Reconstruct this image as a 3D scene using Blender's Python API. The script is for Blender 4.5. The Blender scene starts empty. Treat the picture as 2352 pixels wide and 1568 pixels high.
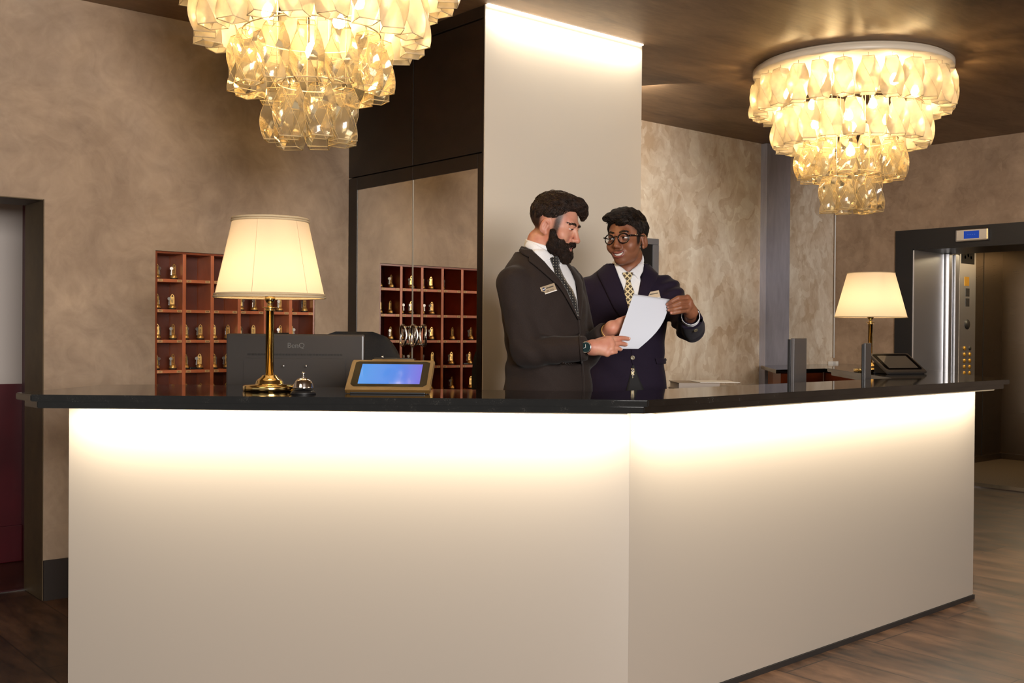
import bpy, bmesh, math, random
import numpy as np
from mathutils import Vector, Matrix
random.seed(7)
rng = np.random.default_rng(7)
S = bpy.context.scene
COL = S.collection
PI = math.pi

# ------------------------------------------------------------------ materials
def nmat(name):
    m = bpy.data.materials.new(name); m.use_nodes = True
    nt = m.node_tree; nt.nodes.clear()
    out = nt.nodes.new('ShaderNodeOutputMaterial')
    return m, nt, out
def N(nt, t, **kw):
    n = nt.nodes.new(t)
    for k, v in kw.items():
        if k in n.inputs: n.inputs[k].default_value = v
        else: setattr(n, k, v)
    return n
def L(nt, a, b): nt.links.new(a, b)
def rgb(*c): return (*[((x/255+0.055)/1.055)**2.4 if x/255 > .04045 else x/255/12.92 for x in c], 1.0)
def principled(nt, out, **kw):
    b = nt.nodes.new('ShaderNodeBsdfPrincipled')
    for k, v in kw.items(): b.inputs[k].default_value = v
    L(nt, b.outputs[0], out.inputs[0])
    return b
def bump(nt, b, h, strength=.2, dist=.01):
    n = N(nt, 'ShaderNodeBump', Strength=strength, Distance=dist)
    L(nt, h, n.inputs['Height']); L(nt, n.outputs[0], b.inputs['Normal']); return n
def ramp(nt, fac, stops):
    r = nt.nodes.new('ShaderNodeValToRGB')
    el = r.color_ramp.elements
    while len(el) < len(stops): el.new(.5)
    for e, (p, c) in zip(el, stops): e.position = p; e.color = c
    L(nt, fac, r.inputs[0]); return r
def coords(nt, scale=(1, 1, 1), kind='Object', rot=(0, 0, 0)):
    t = nt.nodes.new('ShaderNodeTexCoord'); mp = nt.nodes.new('ShaderNodeMapping')
    mp.inputs['Scale'].default_value = scale; mp.inputs['Rotation'].default_value = rot
    L(nt, t.outputs[kind], mp.inputs[0]); return mp.outputs[0]
def plain(name, col, rough=.5, metal=0., noise=0., nscale=30., bumpy=0., **kw):
    m, nt, out = nmat(name)
    b = principled(nt, out, Roughness=rough, Metallic=metal, **kw)
    b.inputs['Base Color'].default_value = col
    if noise or bumpy:
        tx = N(nt, 'ShaderNodeTexNoise', Scale=nscale, Detail=4.)
        L(nt, coords(nt), tx.inputs['Vector'])
        if noise:
            d = tuple(max(0, c*(1-noise)) for c in col[:3])+(1,); u = tuple(min(1, c*(1+noise)) for c in col[:3])+(1,)
            r = ramp(nt, tx.outputs[0], [(.3, d), (.7, u)]); L(nt, r.outputs[0], b.inputs['Base Color'])
        if bumpy: bump(nt, b, tx.outputs[0], bumpy, .003)
    return m
def plaster(name, dark, lite, scale=1.6, patch=0., rough=.55, sheen=0., stretch=(1, 1, 1), bumpy=.15):
    """trowelled plaster: clouds of two tones, optional sharp trowel patches"""
    m, nt, out = nmat(name)
    b = principled(nt, out, Roughness=rough, Metallic=sheen)
    c = coords(nt, stretch)
    n1 = N(nt, 'ShaderNodeTexNoise', Scale=scale, Detail=9., Roughness=.62, Distortion=.9); L(nt, c, n1.inputs['Vector'])
    n2 = N(nt, 'ShaderNodeTexNoise', Scale=scale*5, Detail=5., Roughness=.6, Distortion=1.6); L(nt, c, n2.inputs['Vector'])
    mx = N(nt, 'ShaderNodeMath', operation='MULTIPLY_ADD'); mx.inputs[1].default_value = .35
    L(nt, n2.outputs[0], mx.inputs[0]); L(nt, n1.outputs[0], mx.inputs[2])
    val = mx.outputs[0]
    if patch:
        dn = N(nt, 'ShaderNodeTexNoise', Scale=3.2, Detail=3., Roughness=.5); L(nt, c, dn.inputs['Vector'])
        ad = N(nt, 'ShaderNodeVectorMath', operation='MULTIPLY_ADD'); ad.inputs[1].default_value = (.55, .55, .55)
        L(nt, dn.outputs['Color'], ad.inputs[0]); L(nt, c, ad.inputs[2])
        tot = val
        for sc, w in ((7., patch*.8), (13., patch*.6)):
            v = N(nt, 'ShaderNodeTexVoronoi', Scale=sc, feature='F1', distance='CHEBYCHEV'); L(nt, ad.outputs[0], v.inputs['Vector'])
            sp = nt.nodes.new('ShaderNodeSeparateColor'); L(nt, v.outputs['Color'], sp.inputs[0])
            a2 = N(nt, 'ShaderNodeMath', operation='MULTIPLY_ADD'); a2.inputs[1].default_value = w
            L(nt, sp.outputs[0], a2.inputs[0]); L(nt, tot, a2.inputs[2]); tot = a2.outputs[0]
        sb = N(nt, 'ShaderNodeMath', operation='SUBTRACT'); sb.inputs[1].default_value = patch*.85
        L(nt, tot, sb.inputs[0]); val = sb.outputs[0]
    r = ramp(nt, val, [(.42, dark), (.9, lite)]); L(nt, r.outputs[0], b.inputs['Base Color'])
    bump(nt, b, val, bumpy, .006)
    return m
def emit(name, col, strength):
    m, nt, out = nmat(name)
    e = N(nt, 'ShaderNodeEmission', Strength=strength); e.inputs[0].default_value = col
    L(nt, e.outputs[0], out.inputs[0]); return m

# ------------------------------------------------------------------ mesh helpers
class MB:
    """collects shapes; build() links them as one mesh object"""
    def __init__(s): s.v = []; s.f = []; s.mi = []; s.sm = []
    def add(s, vs, fs, mi=0, smooth=False):
        o = len(s.v); s.v += [tuple(map(float, v)) for v in vs]
        for f in fs: s.f.append(tuple(i+o for i in f)); s.mi.append(mi); s.sm.append(smooth)
        return s
    def box(s, lo, hi, bev=0., mi=0, M=None):
        bm = bmesh.new(); bmesh.ops.create_cube(bm, size=1)
        lo = Vector(lo); hi = Vector(hi)
        for v in bm.verts: v.co = Vector([(lo[i]+hi[i])/2+v.co[i]*(hi[i]-lo[i]) for i in range(3)])
        if bev: bmesh.ops.bevel(bm, geom=bm.edges[:], offset=bev, segments=2, affect='EDGES', profile=.6)
        return s.bm(bm, mi, M)
    def bm(s, bm, mi=0, M=None, smooth=False):
        bm.verts.index_update()
        vs = [(M @ v.co) if M else v.co.copy() for v in bm.verts]
        s.add(vs, [[v.index for v in f.verts] for f in bm.faces], mi, smooth); bm.free(); return s
    def prism(s, poly, z0, z1, bev=0., mi=0, M=None):
        bm = bmesh.new()
        vs = [bm.verts.new((x, y, z0)) for x, y in poly]
        f = bm.faces.new(vs); r = bmesh.ops.extrude_face_region(bm, geom=[f])
        bmesh.ops.translate(bm, vec=(0, 0, z1-z0), verts=[e for e in r['geom'] if isinstance(e, bmesh.types.BMVert)])
        bmesh.ops.recalc_face_normals(bm, faces=bm.faces[:])
        if bev: bmesh.ops.bevel(bm, geom=bm.edges[:], offset=bev, segments=2, affect='EDGES')
        return s.bm(bm, mi, M)
    def lathe(s, prof, n=32, mi=0, M=None, smooth=True, closed=False):
        vs = []; fs = []
        for r, z in prof:
            for k in range(n): a = 2*PI*k/n; vs.append(Vector((r*math.cos(a), r*math.sin(a), z)))
        m = len(prof)
        for i in range(m-1):
            for k in range(n): k2 = (k+1) % n; fs.append((i*n+k, i*n+k2, (i+1)*n+k2, (i+1)*n+k))
        if prof[0][0] > 1e-6 and closed: fs.append(tuple(range(n))[::-1])
        if prof[-1][0] > 1e-6 and closed: fs.append(tuple((m-1)*n+k for k in range(n)))
        if M: vs = [M @ v for v in vs]
        return s.add(vs, fs, mi, smooth)
    def tube(s, path, r, n=8, mi=0, caps=True, smooth=True, closed=False, M=None):
        P = [Vector(p) for p in path]; rr = r if hasattr(r, '__len__') else [r]*len(P)
        if M: P = [M @ p for p in P]
        vs = []; fs = []; up = Vector((0, 0, 1)); m = len(P); u = None
        for i, p in enumerate(P):
            a = P[(i-1) % m] if closed else P[max(0, i-1)]; b = P[(i+1) % m] if closed else P[min(m-1, i+1)]
            t = (b-a).normalized()
            if u is None: u = t.cross(up if abs(t.z) < .9 else Vector((1, 0, 0))).normalized()
            u = (u-t*u.dot(t)).normalized(); w = t.cross(u)
            for k in range(n): an = 2*PI*k/n; vs.append(p+(u*math.cos(an)+w*math.sin(an))*rr[i])
        for i in range(m if closed else m-1):
            j = (i+1) % m
            for k in range(n): k2 = (k+1) % n; fs.append((i*n+k, i*n+k2, j*n+k2, j*n+k))
        if caps and not closed: fs.append(tuple(range(n))[::-1]); fs.append(tuple((m-1)*n+k for k in range(n)))
        return s.add(vs, fs, mi, smooth)
    def text(s, body, size, M, extrude=.0004, mi=0, align='CENTER'):
        cu = bpy.data.curves.new('t', 'FONT'); cu.body = body; cu.size = size; cu.extrude = extrude
        cu.align_x = align; cu.align_y = 'CENTER'; cu.resolution_u = 3
        ob = bpy.data.objects.new('t', cu); COL.objects.link(ob)
        dg = bpy.context.evaluated_depsgraph_get(); me = ob.evaluated_get(dg).to_mesh()
        s.add([M @ v.co for v in me.vertices], [tuple(p.vertices) for p in me.polygons], mi)
        ob.evaluated_get(dg).to_mesh_clear(); bpy.data.objects.remove(ob); bpy.data.curves.remove(cu)
        return s
    def mesh(s, name, mats):
        me = bpy.data.meshes.new(name); me.from_pydata(s.v, [], s.f)
        for m in (mats if isinstance(mats, (list, tuple)) else [mats]): me.materials.append(m)
        me.polygons.foreach_set('material_index', s.mi); me.polygons.foreach_set('use_smooth', s.sm)
        me.update(); return me
    def build(s, name, mats, parent=None, loc=None):
        o = bpy.data.objects.new(name, s.mesh(name, mats)); COL.objects.link(o)
        if parent: o.parent = parent
        if loc: o.location = loc
        return o
def empty(name, label, cat, loc=(0, 0, 0), rz=0., group=None):
    o = bpy.data.objects.new(name, None); COL.objects.link(o); o.empty_display_size = .1
    o.location = loc; o.rotation_euler = (0, 0, rz); tag(o, label, cat, group); return o
def tag(o, label, cat, group=None):
    o['label'] = label; o['category'] = cat
    if group: o['group'] = group
    return o
def struct(o, label=None, cat=None):
    o['kind'] = 'structure'
    if label: o['label'] = label
    if cat: o['category'] = cat
    return o
def copy_to(o, parent=None):
    c = o.copy(); COL.objects.link(c); c.parent = parent
    for ch in list(o.children): copy_to(ch, c)
    return c
def TR(x, y, z): return Matrix.Translation((x, y, z))
def RZ(a): return Matrix.Rotation(a, 4, 'Z')
def RX(a): return Matrix.Rotation(a, 4, 'X')
def RY(a): return Matrix.Rotation(a, 4, 'Y')

# ------------------------------------------------------------------ camera
CAM_H = 1.285
Fv = Vector((0.64606026, 0.76323847, -0.00855499)); Rv = Vector((0.76328631, -0.64601381, 0.00775687)); Uv = Vector((-3.93700779e-04, 1.15413105e-02, 9.99933319e-01))
cd = bpy.data.cameras.new('camera'); cd.sensor_width = 36; cd.lens = 2442.97/2352*36; cd.clip_start = .05; cd.clip_end = 60
cam = bpy.data.objects.new('camera', cd); COL.objects.link(cam)
M = Matrix((Rv, Uv, -Fv)).transposed().to_4x4(); M.translation = (0, 0, CAM_H); cam.matrix_world = M
S.camera = cam
S.view_settings.view_transform = 'Standard'; S.view_settings.look = 'None'; S.view_settings.gamma = 1
S.view_settings.use_curve_mapping = False
FH = Vector((Fv.x, Fv.y, 0)).normalized(); RH = Vector((Rv.x, Rv.y, 0)).normalized()
def fr(d, r, z=0.): # metres ahead of / to the right of the photographer's spot
    return FH*d+RH*r+Vector((0, 0, z))
BULB = 170.; FRONT = 560.; CFILL = 30.; AMB = .34; EXPO = 0.
H = 2.864; YL = 5.256; XC = 3.2136; YC = 4.004; YM = 5.412; XR = 8.348
M_left = plaster('taupe trowelled plaster', rgb(126, 106, 88), rgb(182, 160, 136), 1.5, 0., .6)
M_mid = plaster('pearl trowelled plaster', rgb(200, 176, 148), rgb(252, 244, 228), 1.5, .24, .45, stretch=(1, 1, .75))
M_right = plaster('brown trowelled plaster', rgb(138, 114, 92), rgb(180, 154, 128), 1.6, .14, .5)
M_ceil = plaster('bronze brushed ceiling plaster', rgb(92, 72, 54), rgb(152, 124, 94), 1.3, 0., .5, sheen=.08, stretch=(.7, 2.6, 1))
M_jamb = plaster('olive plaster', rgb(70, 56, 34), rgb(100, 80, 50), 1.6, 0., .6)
M_col = plain('cream matt paint', rgb(210, 201, 187), .5)
M_cab = plain('black brown wood', rgb(28, 19, 12), .38, noise=.25, nscale=9)
M_base = plain('dark skirting', rgb(46, 38, 34), .5)
M_redw = plain('burgundy paint', rgb(70, 6, 16), .35, noise=.2, nscale=5)
M_whw = plain('off white paint', rgb(190, 180, 172), .6)
M_redtile = plain('brown red tile', rgb(70, 34, 22), .35, noise=.3, nscale=6)
M_white = plain('white plastic', rgb(232, 230, 226), .4)
M_blackplastic = plain('black plastic', rgb(22, 21, 22), .45)
M_dark = plain('charcoal plastic', rgb(40, 38, 38), .42)
M_pillar = plaster('grey zinc finish', rgb(136, 136, 150), rgb(176, 176, 190), 1.1, 0., .4, sheen=.05, stretch=(3, 3, .6))
M_brass = plain('polished brass', rgb(238, 208, 140), .13, 1.)
M_brass2 = plain('worn brass', rgb(222, 180, 108), .36, .75, noise=.2, nscale=60)
M_chrome = plain('polished chrome', rgb(225, 222, 218), .1, 1.)
M_steel0 = plain('satin nickel', rgb(200, 198, 196), .22, 1.)

def granite():
    m, nt, out = nmat('black granite')
    b = principled(nt, out, Roughness=.06)
    b.inputs['IOR'].default_value = 1.6
    c = coords(nt)
    v = N(nt, 'ShaderNodeTexNoise', Scale=260., Detail=3.); L(nt, c, v.inputs['Vector'])
    n = N(nt, 'ShaderNodeTexNoise', Scale=22., Detail=6.); L(nt, c, n.inputs['Vector'])
    mm = N(nt, 'ShaderNodeMath', operation='MULTIPLY'); L(nt, v.outputs[0], mm.inputs[0]); L(nt, n.outputs[0], mm.inputs[1])
    r = ramp(nt, mm.outputs[0], [(.24, rgb(9, 8, 8)), (.38, rgb(20, 19, 18)), (.48, rgb(60, 58, 54))]); L(nt, r.outputs[0], b.inputs['Base Color'])
    return m
M_granite = granite()
def floor_mat():
    m, nt, out = nmat('rust brown vinyl planks')
    b = principled(nt, out, Roughness=.42)
    c = coords(nt, (1, 1, 1))
    cs = coords(nt, (3.4, .8, 1))
    n1 = N(nt, 'ShaderNodeTexNoise', Scale=2.6, Detail=10., Roughness=.72, Distortion=.15); L(nt, cs, n1.inputs['Vector'])
    n3 = N(nt, 'ShaderNodeTexNoise', Scale=1.4, Detail=4.); L(nt, c, n3.inputs['Vector'])
    br = N(nt, 'ShaderNodeTexBrick', offset=.5); br.inputs['Scale'].default_value = 1.; br.inputs['Brick Width'].default_value = 1.2
    br.inputs['Row Height'].default_value = .31; br.inputs['Mortar Size'].default_value = .0035; br.inputs['Bias'].default_value = 0
    br.inputs['Color1'].default_value = (.42, .42, .42, 1); br.inputs['Color2'].default_value = (.58, .58, .58, 1); br.inputs['Mortar'].default_value = (.12, .12, .12, 1)
    L(nt, coords(nt, (1, 1, 1), rot=(0, 0, PI/2)), br.inputs['Vector'])
    a = N(nt, 'ShaderNodeMath', operation='MULTIPLY_ADD'); a.inputs[1].default_value = .5; L(nt, n3.outputs[0], a.inputs[0]); L(nt, n1.outputs[0], a.inputs[2])
    a2 = N(nt, 'ShaderNodeMath', operation='MULTIPLY_ADD'); a2.inputs[1].default_value = .5; L(nt, br.outputs['Color'], a2.inputs[0]); L(nt, a.outputs[0], a2.inputs[2])
    a3 = N(nt, 'ShaderNodeMath', operation='MULTIPLY'); a3.inputs[1].default_value = .7; L(nt, a2.outputs[0], a3.inputs[0])
    r = ramp(nt, a3.outputs[0], [(.58, rgb(34, 22, 15)), (.69, rgb(74, 51, 35)), (.82, rgb(108, 79, 58))]); L(nt, r.outputs[0], b.inputs['Base Color'])
    rr = N(nt, 'ShaderNodeMapRange'); rr.inputs[3].default_value = .3; rr.inputs[4].default_value = .55; L(nt, n1.outputs[0], rr.inputs[0]); L(nt, rr.outputs[0], b.inputs['Roughness'])
    bump(nt, b, br.outputs['Color'], .08, .002)
    return m
M_floor = floor_mat()
def steel(name, col, rough, streak=(1, 1, 60)):
    m, nt, out = nmat(name)
    b = principled(nt, out, Metallic=1., Roughness=rough); b.inputs['Base Color'].default_value = col
    b.inputs['Anisotropic'].default_value = .6
    n = N(nt, 'ShaderNodeTexNoise', Scale=6., Detail=3.); L(nt, coords(nt, streak), n.inputs['Vector'])
    rr = N(nt, 'ShaderNodeMapRange'); rr.inputs[3].default_value = rough-.08; rr.inputs[4].default_value = rough+.1; L(nt, n.outputs[0], rr.inputs[0]); L(nt, rr.outputs[0], b.inputs['Roughness'])
    return m
M_steel = steel('brushed steel', rgb(226, 226, 228), .34)
M_steeld = steel('bronze tinted brushed steel', rgb(136, 122, 106), .3)
M_framed = plain('anthracite metal frame', rgb(52, 50, 50), .35, .6)

# floor, ceiling
struct(MB().box((-5, -5, -.1), (9.0, YL+.29, 0)).build('floor', M_floor), 'brown rust-toned plank floor of the lobby', 'floor')
struct(MB().box((-5, -5, H), (12.5, 9, H+.15)).build('ceiling', M_ceil), 'brown brushed plaster lobby ceiling', 'ceiling')
# left wall with doorway and with the niche the key rack is let into
RX0, RX1, RZ1 = 2.091, 3.004, 1.684
RD = .17
DX0, DX1, DZ = .62, 1.556, 1.894
w = MB()
w.box((-5, YL, 0), (DX0, YL+.29, H)); w.box((DX0, YL, DZ), (DX1, YL+.29, H)); w.box((DX1, YL, 0), (RX0, YL+.29, H))
w.box((RX0, YL, RZ1), (RX1, YL+.29, H)); w.box((RX0, YL, 0), (RX1, YL+.29, .62)); w.box((RX1, YL, 0), (4.2, YL+.29, H)); w.box((RX0, YL+RD+.012, .62), (RX1, YL+.29, RZ1))
struct(w.build('wall_left', M_left), 'taupe plaster wall with key rack and doorway', 'wall')
j = MB(); e = .004
j.box((DX1-e, YL+.002, 0), (DX1+.0005, YL+.289, DZ)); j.box((DX0, YL+.002, DZ-e), (DX1, YL+.289, DZ+.0005)); j.box((DX0-.0005, YL+.002, 0), (DX0+e, YL+.289, DZ))
struct(j.build('trim_1', M_jamb), 'olive plaster reveal of the doorway', 'doorway reveal')
struct(MB().box((DX1+.0, YL-.012, 0), (3.19, YL-.0005, .19)).box((-5, YL-.012, 0), (DX0, YL-.0005, .19)).build('baseboard_left', M_base), 'dark skirting board along the left wall', 'skirting')
# room beyond the doorway
b = MB().box((-3, 6.26, .98), (1.80, 6.36, H)); struct(b.build('wall_corridor_upper', M_whw), 'off-white upper wall seen through the doorway', 'wall')
b = MB().box((-3, 6.25, 0), (1.80, 6.36, .98)).box((-3, 6.232, 0), (1.735, 6.249, .2), .004); struct(b.build('wall_corridor_lower', M_redw), 'burgundy lower wall seen through the doorway', 'wall')
b = MB().box((-3, YL+.29, -.1), (1.9, 6.36, -.002)); struct(b.build('floor_corridor', M_redtile), 'reddish tile floor beyond the doorway', 'floor')
b = MB().box((1.735, YL+.291, 0), (1.80, 6.249, H)); struct(b.build('wall_corridor_side', M_redw), 'burgundy side wall of the corridor beyond the doorway', 'wall')
b = MB().box((DX0, YL+.27, -.01), (DX1, YL+.3, .004)); struct(b.build('trim_2', M_steel0), 'thin metal threshold strip of the doorway', 'threshold')

# cabinet with mirror doors between left wall and column
X = XC
c = empty('mirror_cabinet', 'tall dark brown built-in cabinet with two mirrored doors', 'cabinet', (X, 4.63, 0))
def cb(name, boxes, mat=M_cab, par=c):
    m = MB()
    for lo, hi, bv in boxes: m.box((lo[0]-X, lo[1]-4.63, lo[2]), (hi[0]-X, hi[1]-4.63, hi[2]), bv)
    return m.build(name, mat, par)
cb('body', [((X+.024, YC+.006, 0), (X+.5, YL-.006, H-.004), 0)])
cb('cornice', [((X-.008, YC+.006, H-.062), (X+.024, YL-.006, H-.004), .002)])
ymid = 4.615
for y0, y1 in ((YC+.03, ymid-.003), (ymid+.003, YL-.006)):
    cb('upper_door', [((X, y0, 2.158), (X+.022, y1, H-.066), .002)])
cb('filler', [((X-.002, YC+.006, 0), (X+.022, YC+.028, 2.80), .001)])
M_mirror, nt_, out_ = nmat('mirror glass'); principled(nt_, out_, **{'Metallic': 1., 'Roughness': .012, 'Base Color': rgb(244, 238, 228)})
for y0, y1, m0, m1, hy in ((YC+.03, ymid-.003, 4.067, 4.6135, 4.557), (ymid+.003, YL-.006, 4.6165, 5.161, 4.657)):
    d = MB(); B = lambda lo, hi: d.box((lo[0]-X, lo[1]-4.63, lo[2]), (hi[0]-X, hi[1]-4.63, hi[2]), .0015)
    B((X, y0, .08), (X+.022, m0-.0015, 2.152)) if m0-y0 > .01 else 0
    B((X, m1+.0015, .08), (X+.022, y1, 2.152)) if y1-m1 > .01 else 0
    B((X, m0, 2.082), (X+.022, m1, 2.152)); B((X, m0, .08), (X+.022, m1, .16))
    dd = d.build('door', M_cab, c)
    cb('mirror_pane', [((X+.004, m0-.001, .16), (X+.02, m1+.001, 2.082), 0)], M_mirror, dd)
    cb('mirror_edge', [((X-.0005, m0-.0022, .16), (X+.004, m0-.0006, 2.082), 0)] if hy > 4.6 else [((X-.0005, m1+.0006, .16), (X+.004, m1+.0022, 2.082), 0)], plain('mirror edge', rgb(150, 140, 125), .5) if hy < 4.6 else bpy.data.materials['mirror edge'], dd)
    h = MB(); pts = []
    for k in range(20):
        a = 2*PI*k/20; pts.append((-.020-.008*abs(math.sin(a))**.5, hy-4.63+.026*math.copysign(abs(math.cos(a))**.8, math.cos(a)), 1.264+.055*math.copysign(abs(math.sin(a))**.8, math.sin(a))))
    h.tube(pts, .0065, 8, closed=True)
    for zz in (1.309, 1.219): h.tube([(.004, hy-4.63, zz), (-.026, hy-4.63, zz)], .006, 8)
    h.build('handle', M_chrome, dd)

# column
b = MB().box((3.206, YC, 0), (4.306, YC+.0055, H-.002)).box((3.74, YC+.0055, 0), (4.306, YM, H-.002)); struct(b.build('wall_column', M_col), 'cream square column behind the two receptionists', 'column')
b = MB().box((3.212, YC-.016, H-.007), (4.30, YC-.001, H-.001)); struct(b.build('trim_3', emit('warm white light strip', (1, .88, .68, 1), 5.)), 'light strip at the top of the cream column', 'light strip')

# middle wall, pillar, right wall
struct(MB().box((4.29, YM, 0), (XR+.1, YM+.15, H)).build('wall_back', M_mid), 'pale pearly plaster wall behind the desk', 'wall')
struct(MB().box((7.27, YM-.06, 0), (7.60, YM+.01, H-.002), .004).build('wall_pillar', M_pillar), 'grey metallic pillar strip in the back wall', 'pillar')
EY0, EY1, ET = 3.35, 4.643, 2.009   # lift opening
w = MB().box((XR, EY1, 0), (XR+.14, YM+.15, H)).box((XR, EY0, ET), (XR+.14, EY1, H)).box((XR, -5, 0), (XR+.14, EY0, H))
struct(w.build('wall_right', M_right), 'brown plaster wall with the lift opening', 'wall')

# lift
lf = empty('elevator', 'open steel lift with dark metal surround on the right wall', 'elevator', (XR, 4.0, 0))
def lb(name, boxes, mat, par=lf, bev=0.):
    m = MB()
    for lo, hi in boxes: m.box((lo[0]-XR, lo[1]-4.0, lo[2]), (hi[0]-XR, hi[1]-4.0, hi[2]), bev)
    return m.build(name, mat, par)
lb('door_frame', [((XR-.022, EY1, 0), (XR-.001, EY1+.161, 2.17)), ((XR-.022, EY0-.16, 0), (XR-.001, EY0, 2.17)), ((XR-.022, EY0, ET), (XR-.001, EY1, 2.17))], M_framed)
lb('jamb_lining', [((XR-.02, EY1-.012, 0), (XR+.05, EY1, ET)), ((XR+.05, EY1-.004, 0), (8.84, EY1+.02, ET))], M_steel)
lb('jamb_lining', [((XR-.02, EY0, 0), (8.84, EY0+.012, ET))], M_steel)
lb('reveal_top', [((XR-.02, EY0, ET-.01), (8.98, EY1, ET+.012))], M_framed)
for i, (x0, x1, yo) in enumerate(((8.86, 8.91, .03), (8.925, 8.96, .012), (8.975, 9.02, .03), (9.035, 9.10, .0))):
    lb('door_leaf', [((x0, EY1-yo-.012, .012), (x1, EY1+.3, ET-.012))], M_steel, bev=.004)
lb('sill', [((8.84, EY0, -.004), (9.05, EY1+.3, .012))], M_steel0)
lb('cab_wall', [((9.12, 5.2, 0), (11.16, 5.23, 2.2)), ((11.14, 3.2, 0), (11.17, 5.2, 2.2)), ((9.12, 3.17, 0), (11.16, 3.2, 2.2)), ((9.12, EY1+.06, 0), (9.14, 5.2, 2.2))], M_steeld)
lb('cab_floor', [((9.05, 3.2, -.05), (11.15, 5.2, .0))], plain('lift carpet', rgb(70, 52, 30), .9, noise=.35, nscale=90))
lb('skirting', [((9.14, 5.185, 0), (11.14, 5.2, .06)), ((11.125, 3.2, 0), (11.14, 5.185, .06))], M_steeld)
lb('cab_ceiling', [((9.05, 3.2, 2.2), (11.16, 5.2, 2.23))], M_framed)
lb('cab_lamp', [((10.0, 3.9, 2.185), (10.6, 4.6, 2.199))], emit('lift lamp', (1, .80, .5, 1), 20.))
lb('seam', [((10.72, 5.197, .06), (10.728, 5.2, 2.2)), ((11.137, 4.55, .06), (11.14, 4.56, 2.2))], M_dark)
cp = lb('control_panel', [((10.20, 5.188, .45), (10.53, 5.1995, 2.16))], M_steel)
M_amber = plain('amber button', rgb(214, 160, 60), .3, Metallic=.5) if False else plain('amber button', rgb(214, 160, 60), .3, .5)
def onpanel(name, x, z, wx, wz, mat): lb(name, [((x-wx/2, 5.183, z-wz/2), (x+wx/2, 5.188, z+wz/2))], mat, cp)
onpanel('display', 10.36, 2.07, .26, .13, M_blackplastic)
for k in range(3): onpanel('digit', 10.30+.06*k, 2.07+.02*(k % 2), .03, .03, plain('digit grey', rgb(150, 130, 96), .5))
onpanel('plate', 10.34, 1.83, .09, .09, M_amber); onpanel('switch', 10.36, 1.72, .07, .08, M_dark); onpanel('switch', 10.36, 1.62, .07, .08, M_dark)
sp = MB().lathe([(0, 0), (.05, 0), (.05, .006), (0, .007)], 20, M=TR(10.36-XR, 5.188-4, 1.40) @ RX(PI/2)); sp.build('speaker', M_dark, cp)
for r_ in range(5):
    for q in range(2):
        bt = MB().lathe([(0, 0), (.022, 0), (.02, .008), (0, .009)], 14, M=TR(10.31+.11*q-XR, 5.188-4, 1.16-.062*r_) @ RX(PI/2)); bt.build('button', M_amber if (r_, q) != (0, 1) else M_dark, cp)
ds = empty('floor_display', 'silver floor indicator with blue screen above the lift', 'lift display', (XR-.0225, 4.127, 2.095))
ds_b = MB().box((-.03, -.135, -.052), (0, .135, .052), .012).build('housing', M_steel0, ds)
m_ = MB().box((-.032, -.062, -.03), (-.0295, .062, .03)).build('screen', emit('blue display', (.02, .06, .35, 1), .9), ds)
MB().text('- - - -', .03, TR(-.0325, 0, .004) @ RZ(-PI/2) @ RX(PI/2), .0002).build('digits', emit('pale digits', (.2, .3, .7, 1), .6), m_)

# wall screen half hidden behind the second man
t = empty('wall_screen', 'black wall screen in grey frame, just right of column', 'screen', (5.80, YM, 1.72))
m = MB()
for lo, hi in (((-.17, -.05, .225), (.17, -.002, .27)), ((-.17, -.05, -.27), (.17, -.002, -.225)), ((-.17, -.05, -.225), (-.13, -.002, .225)), ((.11, -.05, -.225), (.17, -.002, .225))): m.box(lo, hi, .003)
m.build('frame', plain('grey aluminium', rgb(112, 112, 117), .4), t)
MB().box((-.129, -.04, -.224), (.109, -.003, .224)).build('screen_panel', plain('black screen', rgb(6, 6, 7), .12), t)

# cable and socket in the corner
k = MB().tube([(XR-.03, YM-.03, 2.8), (XR-.03, YM-.03, 1.08)], .006, 8); tag(k.build('cable_conduit', M_white), 'thin white cable conduit running down the wall corner', 'conduit')
k = MB().box((XR-.09, YM-.06, .98), (XR-.045, YM-.01, 1.05), .003).box((XR-.045, YM-.06, .98), (XR-.012, YM-.01, 1.025), .003).box((XR-.012, YM-.06, .98), (XR-.004, YM-.01, 1.05), .002)
tag(k.build('cable_socket', M_white), 'small white cable socket box at foot of the conduit', 'cable box')
# ------------------------------------------------------------------ reception counter
ZT = 1.077
def off(poly, d):
    """inset a closed counter-clockwise polygon by d"""
    P = [Vector(p) for p in poly]; n = len(P); out = []
    for i in range(n):
        a, b, c = P[i-1], P[i], P[(i+1) % n]
        e1 = (b-a).normalized(); e2 = (c-b).normalized()
        n1 = Vector((-e1.y, e1.x)); n2 = Vector((-e2.y, e2.x))
        k = 1+n1.dot(n2); out.append(tuple(b+(n1+n2)*d/k))
    return out
cF = Vector((2.471, 2.259))
outer = [(1.010, 3.545), (2.471, 2.259), (5.123, 2.351), (6.40, 3.57), (6.16, 4.0), (5.80, 3.80), (4.75, 2.75), (2.78, 2.672), (2.66, 2.69), (1.63, 3.93), (1.408, 4.041), (1.0, 3.672)]
ct = empty('reception_counter', 'angled reception counter with black granite top and glowing cream glass front', 'reception counter', (2.9, 2.7, 0))
cl = TR(-2.9, -2.7, 0)
MB().prism(outer, ZT-.022, ZT, .003, M=cl).build('countertop', M_granite, ct)
MB().prism(off(outer, .024), ZT-.0445, ZT-.0225, .002, M=cl).build('lower_slab', M_granite, ct)
dL = Vector((-.737, .676)).normalized()
pc = Vector((2.566, 2.426)); pL = pc+dL*1.885; pR = Vector((5.08, 2.499)); pR2 = pR+Vector((.70, .70))*1.55
nL = Vector((.676, .737))
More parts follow.
